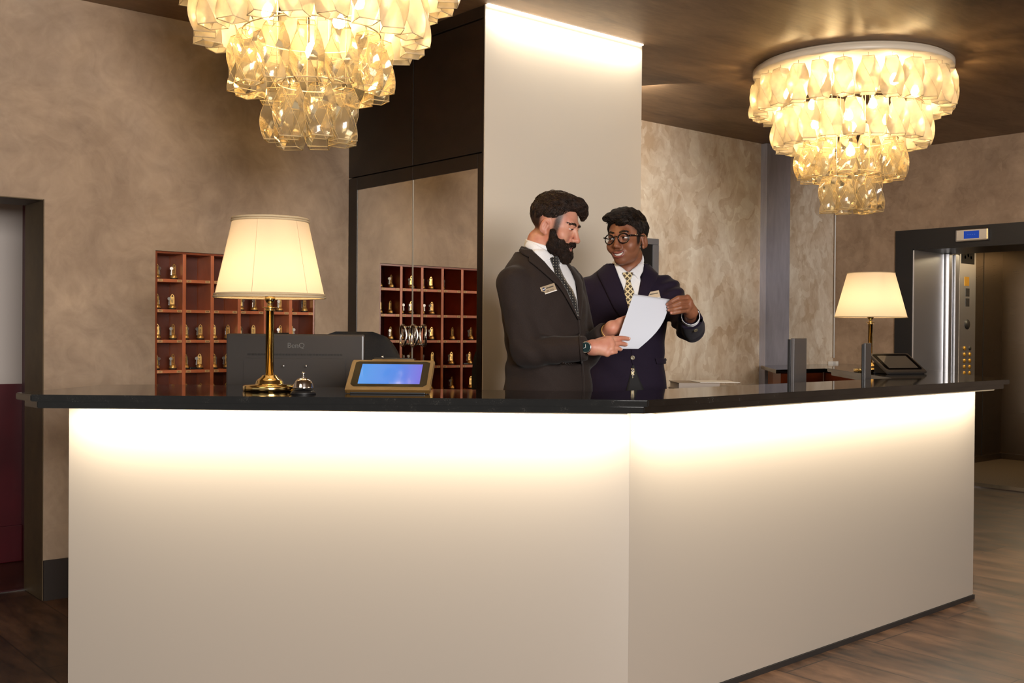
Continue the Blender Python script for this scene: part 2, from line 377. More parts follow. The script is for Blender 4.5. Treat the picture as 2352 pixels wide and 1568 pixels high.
def glassfront():
    m, nt, out = nmat('back painted cream glass')
    b = principled(nt, out, Roughness=.3); b.inputs['Base Color'].default_value = rgb(166, 157, 146)
    b.inputs['Coat Weight'].default_value = .5; b.inputs['Coat Roughness'].default_value = .12
    return m
M_front = glassfront()
def panel(a, b, t=.012, z0=.022, z1=ZT-.045):
    d = (b-a).normalized(); n = Vector((-d.y, d.x))
    return MB().prism([tuple(a), tuple(b), tuple(b+n*t), tuple(a+n*t)], z0, z1, .0012, M=cl)
panel(pL, pc-Vector((-.737, .676))*0.0015).build('front_panel', M_front, ct)
panel(pc+(pR-pc).normalized()*.0015, pR).build('front_panel', M_front, ct)
panel(pR+Vector((.001, .001)), pR2).build('front_panel', M_front, ct)
panel(pL+nL*.36, pL+nL*.0005).build('end_panel', M_front, ct)
kk = MB()
for a, b in ((pL, pc), (pc, pR), (pR, pR2)):
    d = (b-a).normalized(); n = Vector((-d.y, d.x)); kk.prism([tuple(a-n*.004), tuple(b-n*.004+d*.012), tuple(b+n*.01+d*.012), tuple(a+n*.01)], 0, .021, 0, M=cl)
kk.build('kick_strip', M_dark, ct)
M_inner = plain('dark walnut', rgb(52, 30, 20), .4, noise=.25, nscale=8)
ib = MB()
inner = [tuple(pL+nL*.03), tuple(pc+Vector((0, .03))), tuple(pR+Vector((-.02, .03))), tuple(pR2-Vector((.02, -.02))), (5.85, 3.78), (4.62, 2.72), (2.78, 2.66), (2.64, 2.67), (1.60, 3.89)]
ib.prism([tuple(pL+nL*.02), tuple(pc+Vector((.01, .022))), (2.74, 2.60), (2.64, 2.60), tuple(pL+nL*.2)], .03, ZT-.046, 0, M=cl)
ib.prism([tuple(pc+Vector((.02, .022))), tuple(pR+Vector((-.0, .022))), (4.90, 2.60), (2.78, 2.56)], .03, ZT-.046, 0, M=cl)
ib.prism([tuple(pR+Vector((.01, .03))), tuple(pR2+Vector((-.02, .02))), (6.0, 3.66), (4.95, 2.62)], .03, ZT-.046, 0, M=cl)
ib.build('carcass', M_inner, ct)
# LED strips tucked under the slab, in front of the panels
M_led = plain('strip profile', rgb(230, 214, 180), .5)
def strip(a, b, o, power, name='led_profile'):
    d = (b-a).normalized(); n = Vector((-d.y, d.x)); p = (a+b)/2-n*o
    ln = (b-a).length-.03
    ld = bpy.data.lights.new('counter_led', 'AREA'); ld.shape = 'RECTANGLE'; ld.size = ln; ld.size_y = .02; ld.energy = power*ln; ld.color = LEDC
    lo = bpy.data.objects.new('counter_led', ld); COL.objects.link(lo); lo.parent = ct
    lo.matrix_local = TR(p.x-2.9, p.y-2.7, ZT-.058) @ RZ(math.atan2(d.y, d.x)) @ RX(math.radians(20))
    q = MB().box((-ln/2, -.014, -.007), (ln/2, .014, 0), .001, M=TR(p.x-2.9, p.y-2.7, ZT-.0455) @ RZ(math.atan2(d.y, d.x)))
    q.build(name, M_led, ct)
LEDC = (1, .87, .66); LEDP = 8.5
strip(pL, pc, .085, LEDP); strip(pc, pR, .085, LEDP); strip(pR, pR2, .085, LEDP)

# ------------------------------------------------------------------ key rack
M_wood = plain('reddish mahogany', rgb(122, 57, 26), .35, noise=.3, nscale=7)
M_woodf = plain('pale red wood lipping', rgb(190, 108, 70), .4, noise=.15, nscale=12)
M_ink = plain('black ink', rgb(24, 18, 12), .6)
M_tag = plain('tan number tag', rgb(206, 164, 112), .5)
rk = empty('key_rack', 'mahogany pigeonhole key rack let into the left wall', 'key rack', (RX0, YL, 0))
BW = (RX1-RX0)/6
SH = [1.535-.1545*i for i in range(6)]   # shelf undersides
def rb(name, lo, hi, mat=M_wood, bev=0.): return MB().box((lo[0]-RX0, lo[1]-YL, lo[2]), (hi[0]-RX0, hi[1]-YL, hi[2]), bev).build(name, mat, rk)
g = .002
rb('back', (RX0+g, YL+RD, .65), (RX1-g, YL+RD+.01, RZ1-g))
rb('top', (RX0+g, YL+.004, RZ1-.012), (RX1-g, YL+RD, RZ1-g))
for x in (RX0+g, RX1-.011): rb('side', (x, YL+.004, .65), (x+.009, YL+RD, RZ1-.012))
for k in range(1, 6): rb('divider', (RX0+BW*k-.009, YL, .65), (RX0+BW*k+.009, YL+RD, RZ1-.012), M_woodf, .001)
rb('bottom', (RX0+g, YL, .64), (RX1-g, YL+RD, .65))
shz = []
for i, z in enumerate(SH):
    for k in range(6):
        x0 = RX0+BW*k+(.009 if k else .011); x1 = RX0+BW*(k+1)-(.009 if k < 5 else .011)
        s = rb('shelf', (x0+.0004, YL+.003, z-.008), (x1-.0004, YL+RD, z+.008), M_woodf, .0008)
        if i < 5:
            for q in (0, 1):
                no = '%d%02d' % (5-i, 2*k+1+q); xc = (x0+.016 if q == 0 else x1-.016)-RX0
                t = MB().box((xc-.0125, .0015, z-.006), (xc+.0125, .0028, z+.006), 0).text(no, .0105, TR(xc, .0014, z) @ RX(PI/2), .0002, 1)
                t.build('number_tag', [M_tag, M_ink], s)
# vertical boards visible at the back of each pigeonhole
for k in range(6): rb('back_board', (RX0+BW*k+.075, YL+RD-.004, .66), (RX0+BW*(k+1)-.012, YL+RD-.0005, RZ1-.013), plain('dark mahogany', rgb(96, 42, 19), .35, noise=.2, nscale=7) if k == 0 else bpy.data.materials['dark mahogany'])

# key fobs: brass bell foot, rubber ring, tall pointed plate with a number, key on a ring
M_rubber = plain('black rubber', rgb(16, 15, 14), .6)
fb = MB().lathe([(0, .006), (.0185, .006), (.019, .012), (.0165, .019), (.0135, .023), (.012, .027), (.0, .027)], 20)
outl = [(-.0105, .026), (.0105, .026), (.0105, .062), (.0095, .069), (.006, .076), (.0, .081), (-.006, .076), (-.0095, .069), (-.0105, .062)]
hole = [(0, .0775), (-.004, .072), (-.0045, .068), (0, .0655), (.0045, .068), (.004, .072)]
def plate(mb):
    o3 = [(x, z) for x, z in outl]; h3 = hole
    bm = bmesh.new()
    ov = [bm.verts.new((x, -.002, z)) for x, z in o3]; hv = [bm.verts.new((x, -.002, z)) for x, z in h3]
    ed = [bm.edges.new((ov[i], ov[(i+1) % len(ov)])) for i in range(len(ov))]+[bm.edges.new((hv[i], hv[(i+1) % len(hv)])) for i in range(len(hv))]
    bmesh.ops.triangle_fill(bm, use_beauty=True, edges=ed, use_dissolve=False)
    r = bmesh.ops.extrude_face_region(bm, geom=bm.faces[:]); bmesh.ops.translate(bm, vec=(0, .004, 0), verts=[e for e in r['geom'] if isinstance(e, bmesh.types.BMVert)])
    bmesh.ops.recalc_face_normals(bm, faces=bm.faces[:]); mb.bm(bm)
plate(fb)
me_fob = fb.mesh('fob_plate', M_brass2)
me_ring = MB().lathe([(0, 0), (.0195, 0), (.0205, .002), (.0205, .005), (.019, .0065), (0, .0065)], 20).mesh('rubber_ring', M_rubber)
kb = MB()
kb.tube([(.006*math.cos(a)+.0, -.003+.006*math.sin(a), .0695) for a in [2*PI*i/14 for i in range(14)]], .0009, 6, closed=True)
def keyat(dx, dy, sw):
    kb.lathe([(0, -.001), (.0085, -.001), (.0085, .001), (0, .001)], 14, M=TR(dx, dy, .056) @ RZ(sw) @ RX(PI/2), smooth=False)
    kb.box((-.0022, -.0011, .022), (.0022, .0011, .05), 0, M=TR(dx, dy, 0) @ RZ(sw)); kb.box((.002, -.0009, .023), (.0045, .0009, .03), 0, M=TR(dx, dy, 0) @ RZ(sw)); kb.box((.002, -.0009, .034), (.004, .0009, .038), 0, M=TR(dx, dy, 0) @ RZ(sw))
keyat(.0145, -.004, .5); keyat(.0165, .006, -.4)
kb.tube([(.004, -.006, .069), (.011, -.005, .066), (.0145, -.004, .062)], .0009, 6)
me_key = kb.mesh('hanging_key', plain('dull nickel', rgb(158, 154, 148), .4, .8))
present = {5: [1, 2, 6, 7, 8, 9, 11, 12], 4: [1, 2, 7, 8, 9, 10, 11, 12], 3: [1, 2, 3, 4, 5, 6, 7, 8, 9, 10, 11], 2: [1, 2, 3, 4, 5, 6, 7, 8, 9, 10], 1: [3, 4, 5, 6, 7, 8]}
ordn = {5: 'top', 4: 'second', 3: 'third', 2: 'fourth', 1: 'fifth'}
for fl, ks in present.items():
    for n in ks:
        k = (n-1)//2; q = (n-1) % 2
        x = RX0+BW*k+((.034 if q == 0 else BW-.036)); x += rng.uniform(-.003, .003)
        no = '%d%02d' % (fl, n)
        o = empty('key_fob', f'brass key fob stamped {no} on the {ordn[fl]} shelf of the key rack', 'key fob', (x, YL+.062+rng.uniform(-.008, .012), SH[5-fl]+.0083), rng.uniform(-.25, .25), f'key fobs on the {ordn[fl]} shelf of the rack')
        for nm, me in (('plate', me_fob), ('rubber_ring', me_ring)):
            c_ = bpy.data.objects.new(nm, me); COL.objects.link(c_); c_.parent = o
        ky = bpy.data.objects.new('hanging_key', me_key); COL.objects.link(ky); ky.parent = o
        ky.rotation_euler = (0, 0, PI*q+rng.uniform(-.5, .5)) if rng.random() < .8 else (0, 0, PI/2)
        MB().text(no, .0155, TR(0, -.0021, .046) @ RX(PI/2) @ RZ(PI/2), .0002).build('number', M_ink, o)
p_ = MB().box((-.02, -.006, 0), (.02, .006, .011), .003).build('black_pen_drive', M_blackplastic, None, (RX0+BW*1+.075, YL+.06, SH[3]+.0083)); tag(p_, 'small black key remote lying between key fobs 203 and 204', 'key remote')

# ------------------------------------------------------------------ table lamps
def shade_mat():
    m, nt, out = nmat('ivory lampshade cloth')
    d = N(nt, 'ShaderNodeBsdfDiffuse'); d.inputs[0].default_value = rgb(236, 222, 196)
    t = N(nt, 'ShaderNodeBsdfTranslucent'); t.inputs[0].default_value = rgb(250, 233, 208)
    mx = N(nt, 'ShaderNodeMixShader'); mx.inputs[0].default_value = .6
    L(nt, d.outputs[0], mx.inputs[1]); L(nt, t.outputs[0], mx.inputs[2]); L(nt, mx.outputs[0], out.inputs[0]); return m
M_shade = shade_mat(); M_trim = plain('twisted ivory cord', rgb(206, 184, 148), .7, bumpy=.5, nscale=300)
M_bulb = emit('warm bulb', (1, .74, .45, 1), 42.)
def lamp(label, loc, rb_, rt_, z0, z1, rc, zc, trim):
    o = empty('table_lamp', label, 'lamp', loc)
    z0 -= loc[2]; z1 -= loc[2]; zc -= loc[2]
    MB().lathe([(0, 0), (.086, 0), (.09, .003), (.09, .016), (.086, .021), (.05, .022), (.047, .026), (.046, .033), (.04, .04), (.028, .048), (.026, .053), (.022, .055), (.0, .055)], 48).build('base', M_brass, o)
    MB().lathe([(0, .054), (rc, .054), (rc, zc), (rc+.004, zc+.001), (rc+.004, zc+.004), (rc, zc+.006), (rc, zc+.01), (rc+.012, zc+.011), (rc+.012, zc+.013), (0, zc+.013)], 40).build('column', M_brass, o)
    MB().lathe([(0, zc+.013), (.007, zc+.014), (.011, zc+.02), (.008, zc+.026), (.013, zc+.03), (.018, zc+.04), (.018, zc+.052), (0, zc+.054)], 28).build('bulb_holder', M_brass, o)
    sh = MB(); n = 96
    prof = [(rb_, z0), (rb_+(rt_-rb_)*.33, z0+(z1-z0)*.33), (rb_+(rt_-rb_)*.67, z0+(z1-z0)*.67), (rt_, z1)]
    sh.lathe(prof, n); s = sh.build('lamp_shade', M_shade, o)
    if trim:
        for r, z in ((rb_, z0), (rb_-.002, z0+.008), (rt_, z1), (rt_+.002, z1-.008)):
            MB().tube([((r+.0015)*math.cos(2*PI*i/72), (r+.0015)*math.sin(2*PI*i/72), z) for i in range(72)], .0038, 8, closed=True).build('cord_trim', M_trim, s)
        for k in range(6):
            a = 2*PI*k/6-.28; MB().tube([((rb_+.0006)*math.cos(a), (rb_+.0006)*math.sin(a), z0), ((rt_+.0006)*math.cos(a), (rt_+.0006)*math.sin(a), z1)], .0007, 4).build('seam', M_shade, s)
    else:
        for r, z in ((rb_, z0), (rt_, z1)): MB().tube([((r+.001)*math.cos(2*PI*i/72), (r+.001)*math.sin(2*PI*i/72), z) for i in range(72)], .0022, 6, closed=True).build('rim', M_trim, s)
    # shade carrier ring and spokes
    cr = MB().tube([(.022*math.cos(2*PI*i/20), .022*math.sin(2*PI*i/20), zc+.055) for i in range(20)], .0015, 6, closed=True)
    for k in range(3):
        a = 2*PI*k/3; cr.tube([(.02*math.cos(a), .02*math.sin(a), zc+.055), (.05*math.cos(a), .05*math.sin(a), zc+.1), ((rt_-.001)*math.cos(a), (rt_-.001)*math.sin(a), z1-.012)], .0013, 5)
    cr.build('shade_carrier', M_brass, o)
    MB().lathe([(0, zc+.056), (.014, zc+.06), (.02, zc+.08), (.03, zc+.105), (.03, zc+.125), (.022, zc+.143), (0, zc+.15)], 20).build('bulb', M_bulb, o)
    return o
lamp('brass table lamp in front of monitor, beside the call bell', (1.735, 3.345, ZT), .1865, .127, 1.400, 1.668, .0138, 1.352, True)
lamp('brass table lamp near the lift, behind a tilted tablet', (5.40, 3.262, ZT), .195, .128, 1.386, 1.632, .0125, 1.345, False)

# ------------------------------------------------------------------ call bell
o = empty('call_bell', 'chrome call bell on black foot beside the lamp', 'call bell', (1.732, 3.104, ZT), 0)
MB().lathe([(0, 0), (.041, 0), (.0415, .003), (.038, .009), (.033, .014), (.012, .016), (0, .016)], 40).build('foot', M_blackplastic, o)
MB().lathe([(.033, .021), (.0345, .0195), (.0345, .0225), (.033, .026), (.0315, .034), (.027, .043), (.019, .0505), (.010, .054), (0, .055)], 40).build('dome', M_chrome, o)
MB().lathe([(0, .015), (.005, .015), (.005, .022), (0, .022)], 12).build('post', M_chrome, o)
MB().lathe([(0, .054), (.0055, .0545), (.006, .057), (.003, .059), (.003, .063), (.0055, .065), (.006, .069), (.004, .072), (0, .073)], 20).build('striker_knob', M_chrome, o)

# ------------------------------------------------------------------ tablets
M_tabbrown = plain('bronze plastic', rgb(98, 72, 36), .4); M_tabgrey = plain('dark grey plastic', rgb(62, 56, 50), .35)
def screen_mat():
    m, nt, out = nmat('lit blue screen')
    b = principled(nt, out, Roughness=.08); b.inputs['Base Color'].default_value = (.01, .01, .02, 1); b.inputs['Specular IOR Level'].default_value = .06
    c = coords(nt, kind='Object'); sx = nt.nodes.new('ShaderNodeSeparateXYZ'); L(nt, c, sx.inputs[0])
    mr = N(nt, 'ShaderNodeMapRange'); mr.inputs[1].default_value = -.1; mr.inputs[2].default_value = .1; L(nt, sx.outputs[0], mr.inputs[0])
    r = ramp(nt, mr.outputs[0], [(0, (.06, .31, .80, 1)), (.6, (.07, .24, .78, 1)), (1, (.15, .15, .70, 1))]); L(nt, r.outputs[0], b.inputs['Emission Color'])
    b.inputs['Emission Strength'].default_value = 1.
    return m
def tablet(label, loc, yaw, body, scr, stylus):
    o = empty('signature_tablet', label, 'tablet', loc, yaw)
    T = TR(0, 0, .012) @ RX(math.radians(34))   # slab lies in local XY, then tilts up away from the guest
    bm = MB().prism([(-.143, .004), (-.139, 0), (.139, 0), (.143, .004), (.143, .172), (.139, .176), (-.139, .176), (-.143, .172)], -.014, 0, .003, M=T); bm.build('body', body, o)
    MB().prism([(-.128, .034), (-.116, .022), (.116, .022), (.128, .034), (.128, .158), (.116, .164), (-.116, .164), (-.128, .158)], 0, .0008, 0, M=T).build('bezel', plain('black glass', rgb(8, 7, 7), .2, **{'Specular IOR Level': .04}), o)
    q = MB().box((-.104, .036, .0008), (.104, .148, .0014), 0, M=T).build('screen', scr, o)
    ft = MB().box((-.125, .004, 0), (.125, .02, .012), .002).box((-.12, .118, 0), (.12, .13, .008), .002)
    for x in (-.11, .11): ft.prism([(.02, .004), (.13, .004), (.13, .076)], x-.004, x+.004, 0, M=Matrix(((0, 0, 1, 0), (1, 0, 0, 0), (0, 1, 0, 0), (0, 0, 0, 1))))
    ft.build('stand', M_blackplastic, o)
    MB().text('sign pro', .0075, T @ TR(0, .011, .0002), .0001).build('maker_mark', plain('pale print', rgb(150, 120, 80), .5), o) if False else None
    if stylus:
        s = MB().tube([(-.07, .186, -.004), (.03, .186, -.004), (.06, .186, -.004), (.075, .186, -.004)], [.004, .004, .003, .001], 10, M=T).build('stylus', M_dark, o)
        MB().box((-.075, .174, -.014), (.07, .1825, -.002), .001, M=T).build('stylus_tray', body, o)
        MB().lathe([(0, 0), (.004, 0), (.004, .006), (0, .006)], 10, M=T @ TR(-.04, .188, 0)).build('stylus_clip', M_steel0, o)
    return o
lx = math.atan2(-.194, .212)
tablet('tilted signature tablet with blue screen, beside the call bell', (1.962, 2.957, ZT), lx, M_tabbrown, screen_mat(), True)
tablet('tilted dark signature tablet in front of the lift-side lamp', (5.315, 2.985, ZT), -.27, M_tabgrey, plain('sleeping screen', rgb(84, 78, 70), .08), False)  # grey screen base stands in for reflections in the dark glass

# ------------------------------------------------------------------ monitors
def wedge_font(mb, T):
    mb.text('BenQ', .030, T, .0012)
o = empty('desk_monitor', 'black monitor seen from behind, maker name on its back, behind the lamp', 'monitor', fr(4.25, -.868, 0), math.atan2(dL.y, dL.x)+PI)
# local: +X to the guest's right, -Y towards the guests
MB().box((-.278, 0, .955), (.278, .03, 1.272), .008).build('casing', plain('black matt casing', rgb(56, 52, 50), .34), o)
MB().box((-.27, .0302, .965), (.27, .032, 1.264), 0).build('screen', M_blackplastic, o)
MB().prism([(-.213, .93), (.213, .93), (.213, 1.170), (.203, 1.182), (-.203, 1.182), (-.213, 1.170)], -.040, .004, .008, M=RX(PI/2) @ Matrix.Scale(1, 4)).build('rear_cover', bpy.data.materials['black matt casing'], o)
vt = MB()
for k in range(64): vt.box((-.19+.006*k, -.0025, 1.186), (-.19+.006*k+.0032, .001, 1.193))
vt.build('vent_slots', M_rubber, o)
lg = MB(); wedge_font(lg, TR(0.005, -.0008, 1.225) @ RX(PI/2)); lg.build('logo', plain('dark chrome letters', rgb(150, 146, 142), .2, .9), o)
for x in (-.035, .055): MB().lathe([(0, 0), (.0042, 0), (.0035, .0015), (0, .0015)], 12, M=TR(x, -.0395, 1.145) @ RX(PI/2)).build('screw', M_steel0, o)
MB().box((-.04, .0, .755), (.04, .02, 1.0), .004).build('neck', M_blackplastic, o); MB().box((-.13, -.06, .742), (.13, .12, .756), .005).build('stand_foot', M_blackplastic, o)

def small_monitor(label, loc, yaw, w, z0, z1, t, sticker, mat):
    o = empty('desk_monitor', label, 'monitor', loc, yaw)
    MB().box((-w/2, 0, z0), (w/2, t*.55, z1), .003).build('rear_cover', mat, o)
    MB().box((-w/2-.004, t*.55, z0-.004), (w/2+.004, t, z1-.006), .002).build('bezel', M_blackplastic, o)
    MB().box((-.03, .004, .745), (.03, t*.5, z0+.05), .002).build('neck', M_blackplastic, o); MB().box((-.10, -.06, .742), (.10, .1, .752), .003).build('stand_foot', M_blackplastic, o)
    if sticker: MB().box((w/2+.0042, t*.62, z0+.08), (w/2+.0055, t*.92, z0+.19), 0).build('side_label', plain('green label', rgb(70, 120, 84), .5), o)
small_monitor('grey monitor seen almost edge-on before the zinc pillar', (4.50, 3.10, 0), math.radians(24), .32, .96, 1.268, .032, True, plain('grey casing', rgb(96, 92, 92), .45))
small_monitor('narrow dark grey screen seen edge-on beside the lift-side lamp', (4.62, 2.80, 0), math.radians(21), .15, 1.0, 1.247, .018, False, plain('slate casing', rgb(80, 78, 78), .35))

# inner work desk carrying the monitors, low cabinet and binders
k = empty('work_desk', 'dark walnut work desk behind the reception counter', 'desk', (2.5, 3.6, 0))
def poly_desk(name, poly, z0, z1, mat): MB().prism([(x-2.5, y-3.6) for x, y in poly], z0, z1, .002).build(name, mat, k)
poly_desk('desk_top', [(1.66, 3.98), (2.44, 3.05), (2.78, 3.33), (2.0, 4.28)], .715, .741, M_inner)
poly_desk('side_panel', [(1.72, 3.99), (1.745, 3.96), (2.05, 4.20), (2.03, 4.23)], 0, .714, M_inner)
poly_desk('side_panel', [(2.42, 3.13), (2.44, 3.10), (2.74, 3.34), (2.72, 3.37)], 0, .714, M_inner)
k2 = empty('work_desk', 'dark walnut desk inside the counter under the edge-on monitors', 'desk', (4.8, 3.2, 0))
MB().prism([(4.32-4.8, 2.77-3.2), (4.72-4.8, 2.77-3.2), (5.36-4.8, 3.42-3.2), (5.0-4.8, 3.78-3.2), (4.32-4.8, 3.42-3.2)], .715, .741, .002).build('desk_top', M_inner, k2)
for x, y in ((4.36, 2.82), (4.36, 3.36), (5.24, 3.44), (5.0, 3.70)): MB().box((x-.025-4.8, y-.025-3.2, 0), (x+.025-4.8, y+.025-3.2, .714), .002).build('leg', M_inner, k2)

# back desk with black top
bd = empty('back_desk', 'dark red-brown wooden desk with black top against the back wall', 'desk', (7.2, 4.7, 0))
top = [(6.42, 4.63), (7.02, 4.62), (6.39, 3.92), (6.62, 3.74), (8.30, 4.95), (8.30, 5.34), (7.20, 5.34)]
MB().prism([(x-7.2, y-4.7) for x, y in top], 1.002, 1.03, .003).build('desk_top', M_granite, bd)
M_red = plain('red brown wood', rgb(104, 44, 18), .35, noise=.25, nscale=6)
MB().prism([(x-7.2, y-4.7) for x, y in ((6.56, 4.68), (7.08, 4.67), (7.08, 4.70), (6.58, 4.71))], 0, 1.0, 0).build('front_panel', M_red, bd)
MB().prism([(x-7.2, y-4.7) for x, y in ((6.52, 4.66), (6.56, 4.66), (6.72, 4.82), (6.69, 4.85))], 0, 1.0, 0).build('side_panel', M_red, bd)
MB().prism([(x-7.2, y-4.7) for x, y in ((6.90, 4.96), (6.95, 4.94), (7.12, 5.16), (7.09, 5.19))], 0, 1.0, 0).build('side_panel', M_red, bd)
MB().prism([(x-7.2, y-4.7) for x, y in ((6.46, 3.93), (7.10, 4.62), (7.07, 4.66), (6.43, 3.97))], 0, 1.0, 0).build('front_panel', M_red, bd)

# low cabinet and the pile of ring binders and brochures on it
lc = empty('low_cabinet', 'low dark cabinet behind the counter under the binders', 'cabinet', fr(4.86, .93, 0), -.70)
MB().box((-.26, -.16, .04), (.26, .2, .985), .003).build('carcass', M_inner, lc); MB().box((-.27, -.17, .986), (.27, .21, 1.002), .002).build('cabinet_top', M_blackplastic, lc)
M_binder = plain('grey brown card', rgb(150, 134, 118), .5); M_page = plain('white paper pages', rgb(238, 234, 228), .6)
def binder(label, dx, dy, z, w, d, t, yaw, cov, cat):
    b = empty('binder' if cat == 'binder' else 'brochure', label, cat, fr(4.78+dy, .93+dx, z), -.70+yaw)
    MB().box((-w/2, -d/2, 0), (w/2, d/2, .003), .0008).box((-w/2, -d/2, t-.003), (w/2, d/2, t), .0008).box((-w/2, -d/2, .003), (-w/2+.004, d/2, t-.003)).build('cover', cov, b)
    MB().box((-w/2+.006, -d/2+.006, .0032), (w/2-.006, d/2-.006, t-.0032)).build('pages', M_page, b)
binder('grey ring binder at the bottom left of the document pile', -.112, .0, 1.0025, .26, .19, .034, PI/2+.02, M_binder, 'binder')
binder('thick white-paged grey ring binder at right of the document pile', .112, -.02, 1.0025, .20, .26, .034, -.05, M_binder, 'binder')
binder('grey ring binder lying on top left of the document pile', -.112, -.0, 1.0375, .25, .18, .032, PI/2+.03, M_binder, 'binder')
binder('thin grey brochure bridging the binders of the document pile', .108, -.02, 1.037, .20, .25, .012, -.06, plain('pale grey card', rgb(186, 176, 164), .4), 'brochure')
sp_ = MB().box((-.08, -.1, 0), (.1, .1, .0012)).build('loose_sheet', M_page, None, fr(4.78, .90, 1.0705)); sp_.rotation_euler = (0, 0, -.62); tag(sp_, 'loose white sheet lying on top of the binders', 'sheet of paper')

# office chairs
M_chair = plain('black chair fabric', rgb(17, 15, 15), .8, bumpy=.3, nscale=120)
def chair(label, loc, yaw, ztop):
    o = empty('office_chair', label, 'chair', loc, yaw)
    W, n = .225, 16; z0 = ztop-.50
    vs = []; fs = []; rows = 24
    for i in range(rows):
        t = i/(rows-1); z = z0+(ztop-z0)*t
        hw = W*(.42+.58*max(0, 1-max(0, (t-.70)/.30)**2.2)**.5)*(0.88+.12*math.sin(PI*min(t*1.1, 1)))
        for side in (0, 1):
            for k in range(n):
                u = -1+2*k/(n-1); y = .05*(1-u*u)*(1)-.02*math.sin(t*PI)+(.03 if side else -.03)*(1-abs(u)**4)*(1-max(0, (t-.8)/.2)**4*.8)
                vs.append((u*hw, y, z))
    for i in range(rows-1):
        for k in range(n-1):
            a = i*2*n+k; b_ = (i+1)*2*n+k; fs.append((a, a+1, b_+1, b_)); fs.append((a+n+1, a+n, b_+n, b_+n+1))
        for k in (0, n-1):
            a = i*2*n+k; b_ = (i+1)*2*n+k; fs.append((a, b_, b_+n, a+n))
    for k in range(n-1):
        a = (rows-1)*2*n+k; fs.append((a, a+1, a+n+1, a+n)); a = k; fs.append((a+1, a, a+n, a+n+1))
    MB().add(vs, fs, 0, True).build('backrest', M_chair, o)
    MB().box((-.23, -.50, .44), (.23, -.05, .51), .03).build('seat', M_chair, o)
    MB().tube([(0, -.1, .43), (0, .06, .43), (0, .075, .5), (0, .06, z0+.2)], .018, 8).build('back_bar', M_blackplastic, o)
    MB().tube([(0, -.27, .08), (0, -.27, .44)], .025, 12).build('gas_lift', M_blackplastic, o)
    st = MB()
    for k in range(5): a = 2*PI*k/5; st.tube([(0, -.27, .1), (.27*math.cos(a), -.27+.27*math.sin(a), .06)], [.022, .014], 8)
    st.build('star_base', M_blackplastic, o)
    for k in range(5):
        a = 2*PI*k/5; MB().lathe([(0, -.02), (.028, -.02), (.03, 0), (.028, .02), (0, .02)], 14, M=TR(.27*math.cos(a), -.27+.27*math.sin(a), .03) @ RZ(a) @ RX(PI/2)).build('caster', M_blackplastic, o)
    return o
chair('black fabric office chair beside the monitor, in front of the mirrors', fr(4.72, -.70, 0), math.atan2(dL.y, dL.x)+PI, 1.283)
chair('black fabric office chair behind the monitor, seen in the mirror', (2.50, 4.66, 0), 0.9, 1.275)
# ------------------------------------------------------------------ smooth solid modelling for people (distance fields + surface nets)
f32 = np.float32
def _v(P, c): return P[0]-f32(c[0]), P[1]-f32(c[1]), P[2]-f32(c[2])
def cone(P, a, b, ra, rb, sq=None):
    x, y, z = _v(P, a); B = np.array(b, float)-np.array(a, float); L2 = float(B@B)+1e-12
    t = np.clip((x*f32(B[0])+y*f32(B[1])+z*f32(B[2]))/f32(L2), 0, 1)
    x = x-t*f32(B[0]); y = y-t*f32(B[1]); z = z-t*f32(B[2])
    return np.sqrt(x*x+y*y+z*z)-(f32(ra)+f32(rb-ra)*t)
def cutcone(P, a, b, ra, rb):
    B = np.array(b, float)-np.array(a, float); n = B/np.linalg.norm(B); x, y, z = _v(P, b)
    return np.maximum(cone(P, a, np.array(b)+n*.05, ra, rb), x*f32(n[0])+y*f32(n[1])+z*f32(n[2]))
def ell(P, c, r, R=None):
    x, y, z = _v(P, c)
    if R is not None: # R rows: local axes
        x, y, z = [x*f32(R[i][0])+y*f32(R[i][1])+z*f32(R[i][2]) for i in range(3)]
    x = x/f32(r[0]); y = y/f32(r[1]); z = z/f32(r[2])
    k0 = np.sqrt(x*x+y*y+z*z); k1 = np.sqrt((x/f32(r[0]))**2+(y/f32(r[1]))**2+(z/f32(r[2]))**2)+f32(1e-6)
    return k0*(k0-1)/k1
def su(a, b, k):
    h = np.clip(.5+.5*(b-a)/f32(k), 0, 1); return b*(1-h)+a*h-f32(k)*h*(1-h)
def ss(a, b, k): # a minus b
    h = np.clip(.5-.5*(a+b)/f32(k), 0, 1); return a*(1-h)-b*h+f32(k)*h*(1-h)
def si(a, b, k): return -su(-a, -b, k)
def chain(P, pts, k=.004):
    d = None
    for (a, ra), (b, rb) in zip(pts[:-1], pts[1:]):
        c = cone(P, a, b, ra, rb); d = c if d is None else np.minimum(d, c)
    return d
